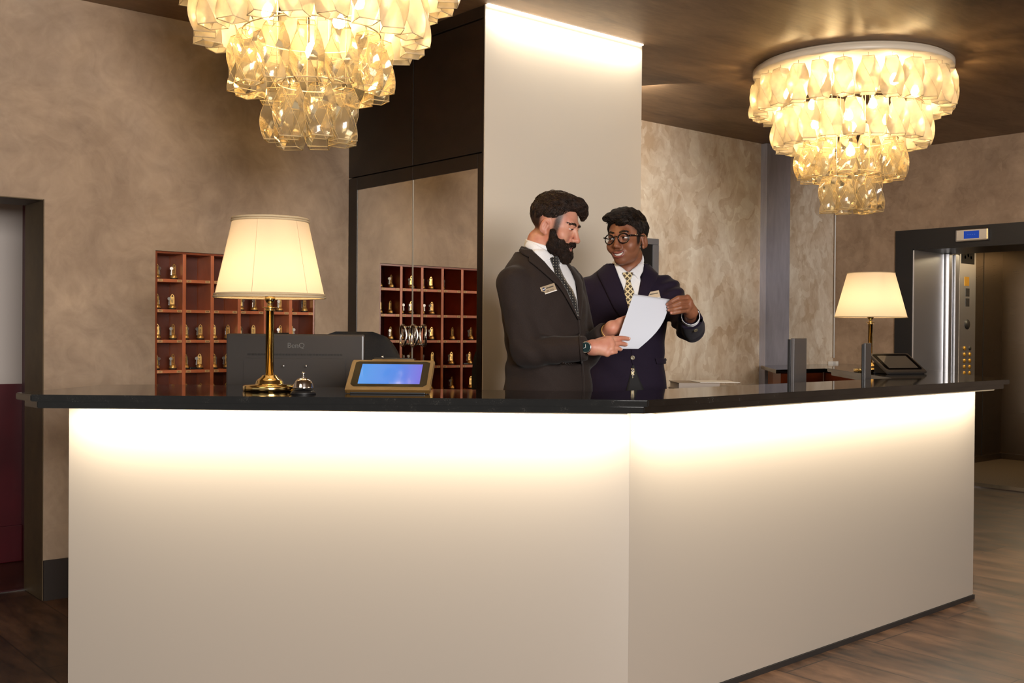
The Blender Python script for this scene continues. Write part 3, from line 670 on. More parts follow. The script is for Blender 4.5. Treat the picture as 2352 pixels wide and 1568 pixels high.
def loft(P, rows, c0, yaw, ztop, zbot, lean=(0, 0)):
    """stacked superellipse sections: rows = (z, half width, half depth, exponent, forward shift)"""
    cs, sn = math.cos(yaw), math.sin(yaw)
    x, y, z = _v(P, (c0[0], c0[1], 0)); lx = x*f32(cs)+y*f32(sn); ly = -x*f32(sn)+y*f32(cs)
    R = np.array(rows, float); zz = z.ravel()
    def ip(k):
        # smooth cubic interpolation of the section sizes
        zs, v = R[:, 0], R[:, k]; m = np.gradient(v, zs)
        q = np.clip(zz, zs[0], zs[-1]); i = np.clip(np.searchsorted(zs, q)-1, 0, len(zs)-2); h = zs[i+1]-zs[i]; t = (q-zs[i])/h
        r = (2*t**3-3*t**2+1)*v[i]+(t**3-2*t**2+t)*h*m[i]+(-2*t**3+3*t**2)*v[i+1]+(t**3-t**2)*h*m[i+1]
        return r.reshape(z.shape).astype(f32)
    a, b, n, s = ip(1), ip(2), ip(3), ip(4)
    ly = ly+s
    f = ((np.abs(lx)/a)**n+(np.abs(ly)/b)**n+f32(1e-9))**(1/n)
    d = (f-1)*np.minimum(a, b)*f32(.85)
    return np.maximum(np.maximum(d, z-f32(ztop)), f32(zbot)-z)
def nets(field, lo, hi, h):
    lo = np.array(lo, float); hi = np.array(hi, float); n = np.ceil((hi-lo)/h).astype(int)+1
    ax = [(lo[i]+h*np.arange(n[i])).astype(f32) for i in range(3)]
    V = np.empty(n, f32)
    st = max(1, int(4e5//(n[1]*n[2])))
    for i in range(0, n[0], st):
        X, Y, Z = np.meshgrid(ax[0][i:i+st], ax[1], ax[2], indexing='ij'); V[i:i+st] = field((X, Y, Z))
    S_ = V < 0
    c = [S_[i:n[0]-1+i, j:n[1]-1+j, k:n[2]-1+k] for i in (0, 1) for j in (0, 1) for k in (0, 1)]
    cnt = sum(q.astype(np.int8) for q in c); act = (cnt > 0) & (cnt < 8)
    I = np.argwhere(act); idx = -np.ones(act.shape, np.int64); idx[act] = np.arange(len(I))
    acc = np.zeros((len(I), 3)); num = np.zeros(len(I))
    cor = [(i, j, k) for i in (0, 1) for j in (0, 1) for k in (0, 1)]
    val = [V[I[:, 0]+a, I[:, 1]+b, I[:, 2]+cc] for a, b, cc in cor]
    for p in range(8):
        for q in range(p+1, 8):
            if sum(abs(cor[p][m]-cor[q][m]) for m in range(3)) != 1: continue
            a, b = val[p], val[q]; m = (a < 0) != (b < 0); t = np.where(m, a/np.where(m, a-b, 1), 0)
            for k in range(3): acc[:, k] += np.where(m, cor[p][k]+t*(cor[q][k]-cor[p][k]), 0)
            num += m
    vs = lo+(I+acc/num[:, None])*h
    F_ = []
    for d in range(3):
        a, b = [(1, 2), (2, 0), (0, 1)][d]
        s0 = [slice(None)]*3; s1 = [slice(None)]*3; s0[d] = slice(0, -1); s1[d] = slice(1, None)
        A, B = S_[tuple(s0)], S_[tuple(s1)]; E_ = np.argwhere(A != B)
        E_ = E_[(E_[:, a] > 0) & (E_[:, b] > 0) & (E_[:, a] < n[a]-1) & (E_[:, b] < n[b]-1)]
        ins = A[E_[:, 0], E_[:, 1], E_[:, 2]]
        def cell(da, db): q = E_.copy(); q[:, a] += da; q[:, b] += db; return idx[q[:, 0], q[:, 1], q[:, 2]]
        Q = np.stack([cell(-1, -1), cell(0, -1), cell(0, 0), cell(-1, 0)], 1)
        Q[~ins] = Q[~ins][:, ::-1]; F_.append(Q)
    return vs, np.concatenate(F_)
def npmesh(name, vs, fs, mats, mi=None, parent=None, smooth=True):
    me = bpy.data.meshes.new(name); me.from_pydata(np.asarray(vs).tolist(), [], [tuple(f) for f in np.asarray(fs).tolist()])
    for m in (mats if isinstance(mats, (list, tuple)) else [mats]): me.materials.append(m)
    if mi is not None: me.polygons.foreach_set('material_index', np.asarray(mi, np.int32))
    me.polygons.foreach_set('use_smooth', np.full(len(me.polygons), smooth)); me.update()
    o = bpy.data.objects.new(name, me); COL.objects.link(o); o.parent = parent; return o
def at1(field, p):
    p = np.asarray(p, float).reshape(-1, 3); return field((p[:, 0].astype(f32), p[:, 1].astype(f32), p[:, 2].astype(f32)))
def grad(field, p, e=.002):
    p = np.asarray(p, float); g = np.stack([at1(field, p+np.eye(3)[i]*e)-at1(field, p-np.eye(3)[i]*e) for i in range(3)], 1)
    return g/(np.linalg.norm(g, axis=1, keepdims=True)+1e-9)
def cast(field, p, d, steps=60, far=1.2):
    """march points p along unit direction d until they reach the surface"""
    p = np.asarray(p, float).copy(); t = np.zeros(len(p)); best = np.full(len(p), 9.); bt = t.copy()
    for _ in range(steps):
        v = at1(field, p+d*t[:, None]); m = v < best; best = np.where(m, v, best); bt = np.where(m, t, bt)
        t += np.clip(v, -.02, .05)*.8; t = np.minimum(t, far)
    miss = (np.abs(at1(field, p+d*t[:, None])) > .004) | (best > .003); q = p+d*np.where(miss, bt, t)[:, None]
    if miss.any():   # a ray that slips past the body: wrap the point onto the nearest cloth instead
        r = q[miss]
        for _ in range(5): r = r-grad(field, r)*at1(field, r)[:, None]
        q[miss] = r
    return q
def cloth_strip(field, A, B, d, offs=.004, nu=40, nv=8, thick=.003, arch=0.):
    """a strip of cloth between two edge polylines A and B (3-D points in front of the body), laid on the surface along d"""
    def res(P, n):
        P = np.array(P, float); s = np.r_[0, np.cumsum(np.linalg.norm(np.diff(P, axis=0), axis=1))]; s /= s[-1]
        q = np.linspace(0, 1, n); return np.stack([np.interp(q, s, P[:, i]) for i in range(3)], 1)
    a, b = res(A, nu), res(B, nu); w = np.linspace(0, 1, nv)
    G = a[:, None]*(1-w)[None, :, None]+b[:, None]*w[None, :, None]
    pts = cast(field, G.reshape(-1, 3), np.array(d, float)); n = grad(field, pts)
    o = offs+arch*(1-(2*np.tile(w, nu)-1)**2)
    n = n*.6-np.array(d)*.4; n /= np.linalg.norm(n, axis=1, keepdims=True)
    top = pts+n*(o if hasattr(o, '__len__') else np.full(len(pts), o))[:, None]; bot = top-n*(thick+.004)
    vs = np.concatenate([top, bot]); N_ = nu*nv; fs = []
    for i in range(nu-1):
        for j in range(nv-1): q = i*nv+j; fs += [(q, q+1, q+nv+1, q+nv), (q+N_+1, q+N_, q+N_+nv, q+N_+nv+1)]
    for i in range(nu-1):
        for j in (0, nv-1): q = i*nv+j; fs.append((q, q+nv, q+nv+N_, q+N_) if j == 0 else (q+nv, q, q+N_, q+nv+N_))
    for j in range(nv-1):
        for i in (0, nu-1): q = i*nv+j; fs.append((q+1, q, q+N_, q+1+N_) if i == 0 else (q, q+1, q+1+N_, q+N_))
    return vs, fs
def locks(field, roots, flow, length, r, lift=.0, n=6, jit=.25, curl=0., sides=4, seed=1):
    """tapering hair locks that follow the surface"""
    g_ = np.random.default_rng(seed); p = np.asarray(roots, float).copy(); m = len(p)
    L_ = length*(.7+.6*g_.random(m)); R_ = r*(.7+.6*g_.random(m)); path = []
    jd = g_.normal(0, jit, (m, 3)); ph = g_.random(m)*6.28
    lf = lift*(.3+1.4*g_.random(m))
    for i in range(n):
        path.append(p.copy()); nr = grad(field, p, .003); f = np.array([flow(q) for q in p])+jd
        if curl: ax = np.cross(nr, f); f = f+ax*(curl*np.sin(ph+i*1.9))[:, None]
        f -= nr*np.sum(f*nr, 1, keepdims=True); f /= np.linalg.norm(f, axis=1, keepdims=True)+1e-9
        p = p+f*(L_/(n-1))[:, None]; dd = at1(field, p); nr = grad(field, p, .003)
        p = p-nr*(dd-(.001+lf*(i+1)/n))[:, None]
    path = np.array(path); vs = []; fs = []
    tp = [max(.12, math.sin(PI*(.30+.68*i/(n-1)))) for i in range(n)]
    T = np.gradient(path, axis=0); T /= np.linalg.norm(T, axis=2, keepdims=True)+1e-9
    up = np.array([.3, .2, .93]); U = np.cross(T, up); U /= np.linalg.norm(U, axis=2, keepdims=True)+1e-9; Wd = np.cross(T, U)
    for i in range(n):
        for k in range(sides):
            an = 2*PI*k/sides; vs.append(path[i]+(U[i]*math.cos(an)+Wd[i]*math.sin(an))*(R_*tp[i])[:, None])
    vs = np.array(vs).transpose(1, 0, 2).reshape(-1, 3); per = n*sides
    base = np.array([(i*sides+k, i*sides+(k+1) % sides, (i+1)*sides+(k+1) % sides, (i+1)*sides+k) for i in range(n-1) for k in range(sides)])
    fs = (base[None]+(np.arange(m)*per)[:, None, None]).reshape(-1, 4)
    return vs, fs
def joinm(parts):
    vs = []; fs = []; o = 0
    for v, f in parts: vs.append(np.asarray(v)); fs += [tuple(int(i)+o for i in q) for q in f]; o += len(v)
    return np.concatenate(vs), fs
# ------------------------------------------------------------------ two receptionists
def skin(name, col, red, stub, rough=.5):
    m, nt, out = nmat(name); b = principled(nt, out, Roughness=rough)
    n = N(nt, 'ShaderNodeTexNoise', Scale=26., Detail=4.); L(nt, coords(nt), n.inputs['Vector'])
    r = ramp(nt, n.outputs[0], [(.35, col), (.7, red)])
    at = N(nt, 'ShaderNodeAttribute', attribute_name='stubble'); n3 = N(nt, 'ShaderNodeTexNoise', Scale=420., Detail=2.); L(nt, coords(nt), n3.inputs['Vector'])
    mr = N(nt, 'ShaderNodeMath', operation='MULTIPLY_ADD'); mr.inputs[1].default_value = 1.1; mr.inputs[2].default_value = -.55; L(nt, n3.outputs[0], mr.inputs[0])
    ad = N(nt, 'ShaderNodeMath', operation='ADD'); L(nt, at.outputs['Fac'], ad.inputs[0]); L(nt, mr.outputs[0], ad.inputs[1])
    mu = N(nt, 'ShaderNodeMath', operation='MULTIPLY', use_clamp=True); L(nt, ad.outputs[0], mu.inputs[0]); L(nt, at.outputs['Fac'], mu.inputs[1])
    mx = nt.nodes.new('ShaderNodeMix'); mx.data_type = 'RGBA'; mx.inputs['B'].default_value = stub
    mx2 = N(nt, 'ShaderNodeMath', operation='MULTIPLY_ADD', use_clamp=True); mx2.inputs[1].default_value = .55; L(nt, at.outputs['Fac'], mx2.inputs[0]); L(nt, mu.outputs[0], mx2.inputs[2])
    L(nt, mx2.outputs[0], mx.inputs['Factor']); L(nt, r.outputs[0], mx.inputs['A']); L(nt, mx.outputs['Result'], b.inputs['Base Color'])
    b.inputs['Subsurface Weight'].default_value = .12; b.inputs['Subsurface Radius'].default_value = (.012, .004, .002); b.inputs['Subsurface Scale'].default_value = .4
    n2 = N(nt, 'ShaderNodeTexNoise', Scale=320., Detail=2.); L(nt, coords(nt), n2.inputs['Vector']); bump(nt, b, n2.outputs[0], .12, .001)
    return m
def cloth(name, col, col2, scale=900., rough=.85, sheen=.25, bumpy=.25):
    m, nt, out = nmat(name); b = principled(nt, out, Roughness=rough); b.inputs['Sheen Weight'].default_value = sheen; b.inputs['Sheen Roughness'].default_value = .4; b.inputs['Specular IOR Level'].default_value = .25
    c = coords(nt); n = N(nt, 'ShaderNodeTexNoise', Scale=scale, Detail=2.); L(nt, c, n.inputs['Vector'])
    r = ramp(nt, n.outputs[0], [(.35, col), (.68, col2)]); L(nt, r.outputs[0], b.inputs['Base Color'])
    w = N(nt, 'ShaderNodeTexNoise', Scale=9., Detail=3., Distortion=.6); L(nt, c, w.inputs['Vector'])
    a = N(nt, 'ShaderNodeMath', operation='MULTIPLY_ADD'); a.inputs[1].default_value = .12; L(nt, n.outputs[0], a.inputs[0]); L(nt, w.outputs[0], a.inputs[2])
    bump(nt, b, a.outputs[0], bumpy, .012); return m
def hairmat(name, c1, c2):
    m, nt, out = nmat(name); b = principled(nt, out, Roughness=.6); b.inputs['Specular IOR Level'].default_value = .25
    n = N(nt, 'ShaderNodeTexNoise', Scale=70., Detail=4.); L(nt, coords(nt), n.inputs['Vector'])
    r = ramp(nt, n.outputs[0], [(.35, c1), (.7, c2)]); L(nt, r.outputs[0], b.inputs['Base Color'])
    bump(nt, b, n.outputs[0], .5, .004); return m
M_skin1 = skin('fair ruddy skin', rgb(206, 150, 124), rgb(192, 124, 102), rgb(52, 34, 26)); M_skin2 = skin('brown skin', rgb(146, 94, 66), rgb(126, 76, 52), rgb(22, 15, 12))
M_crop1 = plain('cropped dark hair', rgb(96, 68, 54), .7, noise=.35, nscale=220, bumpy=.3); M_crop2 = plain('cropped black hair', rgb(44, 30, 24), .7, noise=.35, nscale=220, bumpy=.3)
M_lip1 = plain('pink lips', rgb(184, 116, 104), .5); M_lip2 = plain('brown lips', rgb(134, 72, 62), .4)
M_nail1 = plain('pale nail', rgb(232, 190, 172), .3); M_nail2 = plain('rosy nail', rgb(176, 116, 96), .3)
M_hair1 = hairmat('dark brown hair', rgb(27, 17, 12), rgb(50, 33, 23)); M_hair2 = hairmat('black brown hair', rgb(20, 14, 10), rgb(42, 29, 19))
M_eye = plain('eye white', rgb(236, 228, 220), .15); M_iris = plain('dark brown iris', rgb(34, 20, 12), .12); M_teeth = plain('teeth', rgb(240, 234, 224), .2)
M_suit1 = cloth('charcoal brown wool', rgb(36, 28, 25), rgb(51, 41, 37), sheen=.06); M_suit2 = cloth('midnight plum wool', rgb(20, 12, 27), rgb(33, 21, 42), sheen=.05)
M_lin1 = plain('dark button horn', rgb(38, 30, 26), .35); M_hornb = plain('olive horn button', rgb(120, 108, 84), .3)
M_shirt = cloth('white cotton', rgb(226, 226, 228), rgb(238, 238, 240), 500., .7, .1, .05)
M_trou = plain('black trousers', rgb(18, 16, 18), .8); M_shoe = plain('black shoe leather', rgb(14, 12, 11), .3)
M_mouth = plain('mouth inside', rgb(70, 26, 24), .6)
def tie_mat(name, base, mark, grid, size, diamond):
    m, nt, out = nmat(name); b = principled(nt, out, Roughness=.45); b.inputs['Sheen Weight'].default_value = .3
    c = coords(nt, (grid, grid, grid), rot=(0, PI/4 if diamond else 0, 0)); sx = nt.nodes.new('ShaderNodeSeparateXYZ'); L(nt, c, sx.inputs[0])
    ms = []
    for o in ('X', 'Z'):
        f = N(nt, 'ShaderNodeMath', operation='FRACT'); L(nt, sx.outputs[o], f.inputs[0])
        s_ = N(nt, 'ShaderNodeMath', operation='SUBTRACT'); s_.inputs[1].default_value = .5; L(nt, f.outputs[0], s_.inputs[0])
        a = N(nt, 'ShaderNodeMath', operation='ABSOLUTE'); L(nt, s_.outputs[0], a.inputs[0]); ms.append(a)
    mx = N(nt, 'ShaderNodeMath', operation='MAXIMUM'); L(nt, ms[0].outputs[0], mx.inputs[0]); L(nt, ms[1].outputs[0], mx.inputs[1])
    st = [(0, mark), (size, mark), (size+.04, base), (1, base)]
    if diamond: st = [(0, rgb(150, 120, 90)), (.09, rgb(150, 120, 90)), (.12, mark), (size, mark), (size+.04, base), (1, base)]
    r = ramp(nt, mx.outputs[0], st); L(nt, r.outputs[0], b.inputs['Base Color']); return m
M_tie1 = tie_mat('black tie with pin dots', rgb(24, 24, 25), rgb(190, 186, 170), 95., .10, False)
M_tie2 = tie_mat('cream tie with black lozenges', rgb(222, 204, 160), rgb(26, 20, 18), 62., .30, True)
FPX = 2442.97
class Frame:
    """places measured points in a person's own space: x to the camera's right, y away from it, z up"""
    def __init__(s, D, Rr): s.D, s.R = D, Rr
    def pt(s, x, y, d):
        p = Vector((0, 0, CAM_H))+(Fv+Rv*((x-1176)/FPX)+Uv*((784-y)/FPX))*d
        return np.array((p.dot(RH)-s.R, p.dot(FH)-s.D, p.z))
    def ray(s, x, y):
        d = (Fv+Rv*((x-1176)/FPX)+Uv*((784-y)/FPX)).normalized(); return np.array((d.dot(RH), d.dot(FH), d.z))
    def strip(s, field, A, B, d0, **k):
        nu, nv = k.get('nu', 40), k.get('nv', 8)
        def res(P, n):
            P = np.array(P, float); q = np.r_[0, np.cumsum(np.linalg.norm(np.diff(P, axis=0), axis=1))]; q /= q[-1]; t = np.linspace(0, 1, n)
            return np.stack([np.interp(t, q, P[:, i]) for i in range(2)], 1)
        a, b = res(A, nu), res(B, nu); w = np.linspace(0, 1, nv)
        G = (a[:, None]*(1-w)[None, :, None]+b[:, None]*w[None, :, None]).reshape(-1, 2)
        s.G = G
        P0 = np.array([s.pt(x, y, d0) for x, y in G]); dd = np.array([s.ray(x, y) for x, y in G])
        pts = cast(field, P0, dd); n = grad(field, pts, .004); n = n*.75-dd*.25; n /= np.linalg.norm(n, axis=1, keepdims=True)
        arch = k.get('arch', 0.); offs = k.get('offs', .004)
        o = offs+arch*(1-(2*np.tile(w, nu)-1)**2)
        top = pts+n*o[:, None]; bot = top-n*(k.get('thick', .003)+.003)
        vs = np.concatenate([top, bot]); N_ = nu*nv; fs = []
        for i in range(nu-1):
            for j in range(nv-1): q = i*nv+j; fs += [(q, q+1, q+nv+1, q+nv), (q+N_+1, q+N_, q+N_+nv, q+N_+nv+1)]
        for i in range(nu-1):
            q = i*nv; fs.append((q, q+nv, q+nv+N_, q+N_)); q = i*nv+nv-1; fs.append((q+nv, q, q+N_, q+nv+N_))
        for j in range(nv-1):
            fs.append((j+1, j, j+N_, j+1+N_)); q = (nu-1)*nv+j; fs.append((q, q+1, q+1+N_, q+N_))
        return vs, fs
    def disc(s, name, field, x, y, d0, r, mat, par, offs=.003, t=.003):
        p = cast(field, s.pt(x, y, d0)[None], s.ray(x, y)[None]); n = grad(field, p, .004)[0]; n = n-s.ray(x, y)*.4; n /= np.linalg.norm(n)
        Mx = Vector(n).to_track_quat('Z', 'Y').to_matrix().to_4x4(); Mx.translation = Vector(p[0]+n*offs)
        return MB().lathe([(0, -.004), (r, -.004), (r, t*.6), (r*.9, t), (r*.6, t*.7), (0, t*.7)], 18, M=Mx).build(name, mat, par)

def headfield(o, c, yaw, pitch, roll=0.):
    """skull, face and ears in the head's own axes (front = -y, eyes at z = 0), placed at c"""
    Mh = Matrix.Translation(Vector(c)) @ RZ(yaw) @ RX(pitch) @ RY(roll)
    Rm = np.array(Mh.to_3x3()); cc = np.array(c)
    def toloc(P):
        x, y, z = _v(P, cc); return tuple(x*f32(Rm[0][i])+y*f32(Rm[1][i])+z*f32(Rm[2][i]) for i in range(3))
    def f(P):
        q = toloc(P)
        d = ell(q, (0, .016, .036), (.0755, .095, .082))
        d = su(d, ell(q, (0, -.026, -.018), (.064*o['w'], .062, .088)), .03)
        d = su(d, ell(q, (0, -.030, -.064), (.050*o['jaw'], .056, .042)), .025)
        d = su(d, ell(q, (0, -.070, -.094), (.026, .021, .019)), .022)
        for s in (-1, 1):
            d = su(d, ell(q, (s*.043, -.060, -.030), (.023, .020, .021)), .022)
            if o['smile']: d = su(d, ell(q, (s*.040, -.066, -.040), (.016, .014, .016)), .016)
        d = su(d, cone(q, (-.034, -.077, .021), (.034, -.077, .021), .012, .012), .014)
        ez = o['ez']
        for s in (-1, 1): d = ss(d, ell(q, (s*.031, -.094, ez), (.019, .014, .012)), .012)
        d = su(d, cone(q, (0, -.082, .016), (0, -.104-o['nose'], -.032), .0085, .0115), .010)
        d = su(d, ell(q, (0, -.106-o['nose'], -.0345), (.0115*o['ns'], .0115, .0095*o['ns'])), .006)
        for s in (-1, 1): d = su(d, ell(q, (s*.0125*o['ns'], -.094-o['nose']*.5, -.0385), (.0082*o['ns'], .012, .0078)), .006)
        for s in (-1, 1): d = ss(d, ell(q, (s*.0065, -.102-o['nose'], -.0475), (.0035, .006, .004)), .003)
        # eyelids around each eyeball
        for s in (-1, 1):
            e = (s*.031, -.0775, ez); x, y, z = _v(q, e); r = np.sqrt(x*x+y*y+z*z)-f32(.0140)
            up = np.maximum(r, -(z-f32(o['lid'])+x*f32(s*.10))); lo = np.maximum(r, z+f32(o['lidlo'])); d = su(d, np.minimum(up, lo), .003)
            d = su(d, chain(q, [((s*.018, -.088, .010+ez), .004), ((s*.031, -.0905, .0125+ez), .005), ((s*.044, -.081, .009+ez), .0035)]), .008)
        # mouth
        w_ = o['mw']; up_ = .009 if o['smile'] else .003
        d = su(d, ell(q, (0, -.081, -.066), (.030, .017, .022)), .012)
        ul = [((-w_, -.082, -.066+up_), .0022), ((-w_*.5, -.0955, -.0635+up_*.25), .0042), ((0, -.0985, -.0625), .0042), ((w_*.5, -.0955, -.0635+up_*.25), .0042), ((w_, -.082, -.066+up_), .0022)]
        g_ = o['gap']; ll = [((-w_, -.082, -.066+up_), .0022), ((-w_*.55, -.0935, -.069-g_+up_*.2), .0048), ((0, -.0965, -.071-g_), .0056), ((w_*.55, -.0935, -.069-g_+up_*.2), .0048), ((w_, -.082, -.066+up_), .0022)]
        lk = o['lk']; d = su(su(d, chain(q, [(p, r*lk) for p, r in ul]), .004), chain(q, [(p, r*lk) for p, r in ll]), .004)
        if g_ > .002:
            for dy in (0, .006, .011): d = ss(d, chain(q, [((-w_*.86, -.088+dy, -.0655+up_*.72), .0016), ((-w_*.5, -.096+dy, -.0675-g_*.42+up_*.3), .0008+g_*.40), ((0, -.100+dy, -.068-g_*.46), .0008+g_*.44), ((w_*.5, -.096+dy, -.0675-g_*.42+up_*.3), .0008+g_*.40), ((w_*.86, -.088+dy, -.0655+up_*.72), .0016)]), .0015)
        if o['smile']:
            for s in (-1, 1): d = ss(d, chain(q, [((s*.022, -.098, -.043), .0012), ((s*.034, -.089, -.056), .0015), ((s*.036, -.083, -.070), .001)]), .006)
        # ears
        for s in (-1, 1):
            er = ell(q, (s*.0775, .008, -.016), (.0075, .0175, .031), ((1, -.35*s, 0), (.35*s, .93, .16), (0, -.16, .98)))
            er = su(er, ell(q, (s*.0755, -.002, -.042), (.006, .009, .010)), .006)
            er = ss(er, ell(q, (s*.0845, .003, -.012), (.0055, .0095, .019)), .004)
            er = su(er, chain(q, [((s*.080, -.004, -.004), .003), ((s*.081, .010, .004), .0028), ((s*.080, .011, -.020), .003)]), .004)
            d = su(d, er, .006)
        return d
    return f, toloc, Mh, Rm

def head_parts(o, c, yaw, pitch, roll, neck, body_extra, root, hands):
    hf, toloc, Mh, Rm = headfield(o, c, yaw, pitch, roll)
    full = lambda P: su(hf(P), cone(P, neck[0], neck[1], neck[2], neck[3]), .016)
    c_ = np.array(c)
    parts = []; mis = []
    lo = c_-np.array((.135, .145, .165)); hi = c_+np.array((.135, .145, .155)); lo[2] = min(lo[2], neck[1][2]-.01)
    v, f = nets(full, lo, hi, .0024)
    fc = v[f].mean(1); q = np.stack(toloc(tuple(fc[:, i] for i in range(3))), 1)
    mi = np.zeros(len(f), int)
    z, y, x = q[:, 2], q[:, 1], q[:, 0]
    stub = [o['stub'](np.stack(toloc(tuple(v[:, i] for i in range(3))), 1))]
    w_ = o['mw']; up_ = .009 if o['smile'] else .003; g_ = o['gap']
    ul = [((-w_, -.082, -.066+up_), .0022), ((-w_*.5, -.0955, -.0635+up_*.25), .0042), ((0, -.0985, -.0625), .0042), ((w_*.5, -.0955, -.0635+up_*.25), .0042), ((w_, -.082, -.066+up_), .0022)]
    ll = [((-w_, -.082, -.066+up_), .0022), ((-w_*.55, -.0935, -.069-g_+up_*.2), .0048), ((0, -.0965, -.071-g_), .0056), ((w_*.55, -.0935, -.069-g_+up_*.2), .0048), ((w_, -.082, -.066+up_), .0022)]
    Q = tuple(q[:, i].astype(f32) for i in range(3)); lp = np.minimum(chain(Q, ul), chain(Q, ll)); mi[(lp < .0012) & (y < -.078)] = 2
    if g_ > .002: mi[(mi == 2) & (np.abs(chain(Q, ul)) > .0016) & (np.abs(chain(Q, ll)) > .0016) & (y > -.093)] = 3
    parts.append((v, f)); mis.append(mi)
    for fld, l_, h_, st in hands+body_extra:
        v, f = nets(fld, l_, h_, st); parts.append((v, f)); mis.append(np.zeros(len(f), int)); stub.append(np.zeros(len(v)))
    vv, ff = joinm(parts)
    body = npmesh('body', vv, ff, [o['skin'], o['crop'], o['lip'], M_mouth], np.concatenate(mis), root)
    body.data.attributes.new('stubble', 'FLOAT', 'POINT').data.foreach_set('value', np.concatenate(stub).astype(f32))
    # eyes, teeth, brows
    for s in (-1, 1):
        e = MB().lathe([(.0128*math.sin(a), .0128*math.cos(a)) for a in [PI*i/14 for i in range(15)]], 20)
        eb = npmesh('eye', [Mh @ (Vector((s*.031, -.0775, 0))+Vector(v_)) for v_ in e.v], e.f, M_eye, None, root) if False else None
        m_ = MB(); g = o['gaze']; gd = Vector((math.sin(g[0])*math.cos(g[1]), -math.cos(g[0])*math.cos(g[1]), math.sin(g[1])))
        T_ = Mh @ Matrix.Translation((s*.031, -.0775, o['ez'])) @ gd.to_track_quat('Z', 'Y').to_matrix().to_4x4()
        m_.lathe([(.0128*math.sin(a), .0128*math.cos(a)) for a in [PI*i/16 for i in range(17)]], 20, M=T_)
        eye = m_.build('eye', M_eye, root)
        lz = o['lid']; la = MB(); rh = math.sqrt(.0144**2-lz*lz)
        pts = [(s*.031+rh*math.sin(a), -.0775-rh*math.cos(a), lz-.10*s*(rh*math.sin(a))-.0004+o['ez']) for a in [math.radians(-62+124*i/12) for i in range(13)]]
        la.tube(pts, [.0004]+[.0010]*11+[.0005], 6, M=Mh); la.build('eyelashes', o['hair'], eye)
        MB().lathe([(0, .01335), (.0025, .0133), (.0058, .0122), (.0063, .0113)], 18, M=T_).build('iris', M_iris, eye)
    if g_ > .002:
        t_ = MB()
        for k in range(-5, 6):
            a = k/5.; xx = w_*.82*a; yy = -.0895+.011*a*a; zz = -.0665+up_*.62*a*a; wd = w_*.82/5*.47; ht = (.0098 if abs(k) < 3 else .0076)*o.get('tooth', 1.)
            t_.box((xx-wd, yy-.003, zz-ht*.75), (xx+wd, yy+.003, zz+ht*.3), .0012, M=Mh)
        t_.build('teeth', M_teeth, root)
    br = []
    P_ = lambda a: np.array([Mh @ Vector(p) for p in a])
    for s in (-1, 1):
        g2 = np.random.default_rng(5+s); t = g2.random(150); xx = s*(.010+o['browl']*t); zz = .0185+.009*np.sin(t*2.2)-.006*t+g2.normal(0, .0017, 150)+o.get('browz', 0)
        pts = P_(np.stack([xx, np.full(150, -.13), zz], 1)); dirs = np.tile(Rm @ np.array((0, 1., 0)), (150, 1)); pts = cast(hf, pts, dirs)
        br.append(locks(hf, pts, lambda q: Rm @ np.array((s*.9, .2, .12)), .009, .0008, .0008, 4, .10, seed=9))
    vs, fs = joinm(br); npmesh('eyebrows', vs, fs, o['hair'], None, root)
    return body, full, hf, toloc, Mh, Rm

def hand_field(W, fingers, thumb, palm_r=(.022, .0125), wr=None):
    """palm fans from the wrist to the four knuckles; fingers are jointed chains; the thumb leaves the side of the palm"""
    def f(P):
        d = None
        for ch in fingers:
            c = cone(P, W, ch[0][0], palm_r[0], palm_r[1]); d = c if d is None else su(d, c, .012)
        if wr: d = su(d, cone(P, wr[0], W, wr[1], palm_r[0]*1.02), .012)
        for a, b in zip(fingers[:-1], fingers[1:]): d = su(d, cone(P, a[0][0], b[0][0], palm_r[1], palm_r[1]), .006)
        for ch in fingers: d = su(d, chain(P, [(p, r*.94) for p, r in ch]), .0026)
        if thumb: d = su(d, chain(P, thumb), .008)
        return d
    return f
def nails(root, fingers, mat):
    for ch in fingers:
        (a, ra), (b, rb) = ch[-2], ch[-1]; t = (b-a)/np.linalg.norm(b-a); n = np.array((-.1, -1., .35)); n -= t*(n@t); n /= np.linalg.norm(n); w = np.cross(t, n)
        T = Matrix((w*.0048, t*.0058, n*.0018)).transposed().to_4x4(); T.translation = Vector(b+t*.0005+n*rb*.78)
        MB().lathe([(math.sin(PI*i/8), -math.cos(PI*i/8)) for i in range(9)], 12, M=T).build('fingernail', mat, root)
def bounds(pts, m): a = np.array(pts); return a.min(0)-m, a.max(0)+m
def sample_surface(v, f, n, seed=0, mask=None):
    g_ = np.random.default_rng(seed); T = v[np.asarray(f)]; c = T.mean(1); a = np.linalg.norm(np.cross(T[:, 2]-T[:, 0], T[:, 3]-T[:, 1]), axis=1)
    if mask is not None: a = a*mask(c)
    i = g_.choice(len(c), n, p=a/a.sum()); w = g_.random((n, 4)); w /= w.sum(1, keepdims=True); return (T[i]*w[:, :, None]).sum(1)
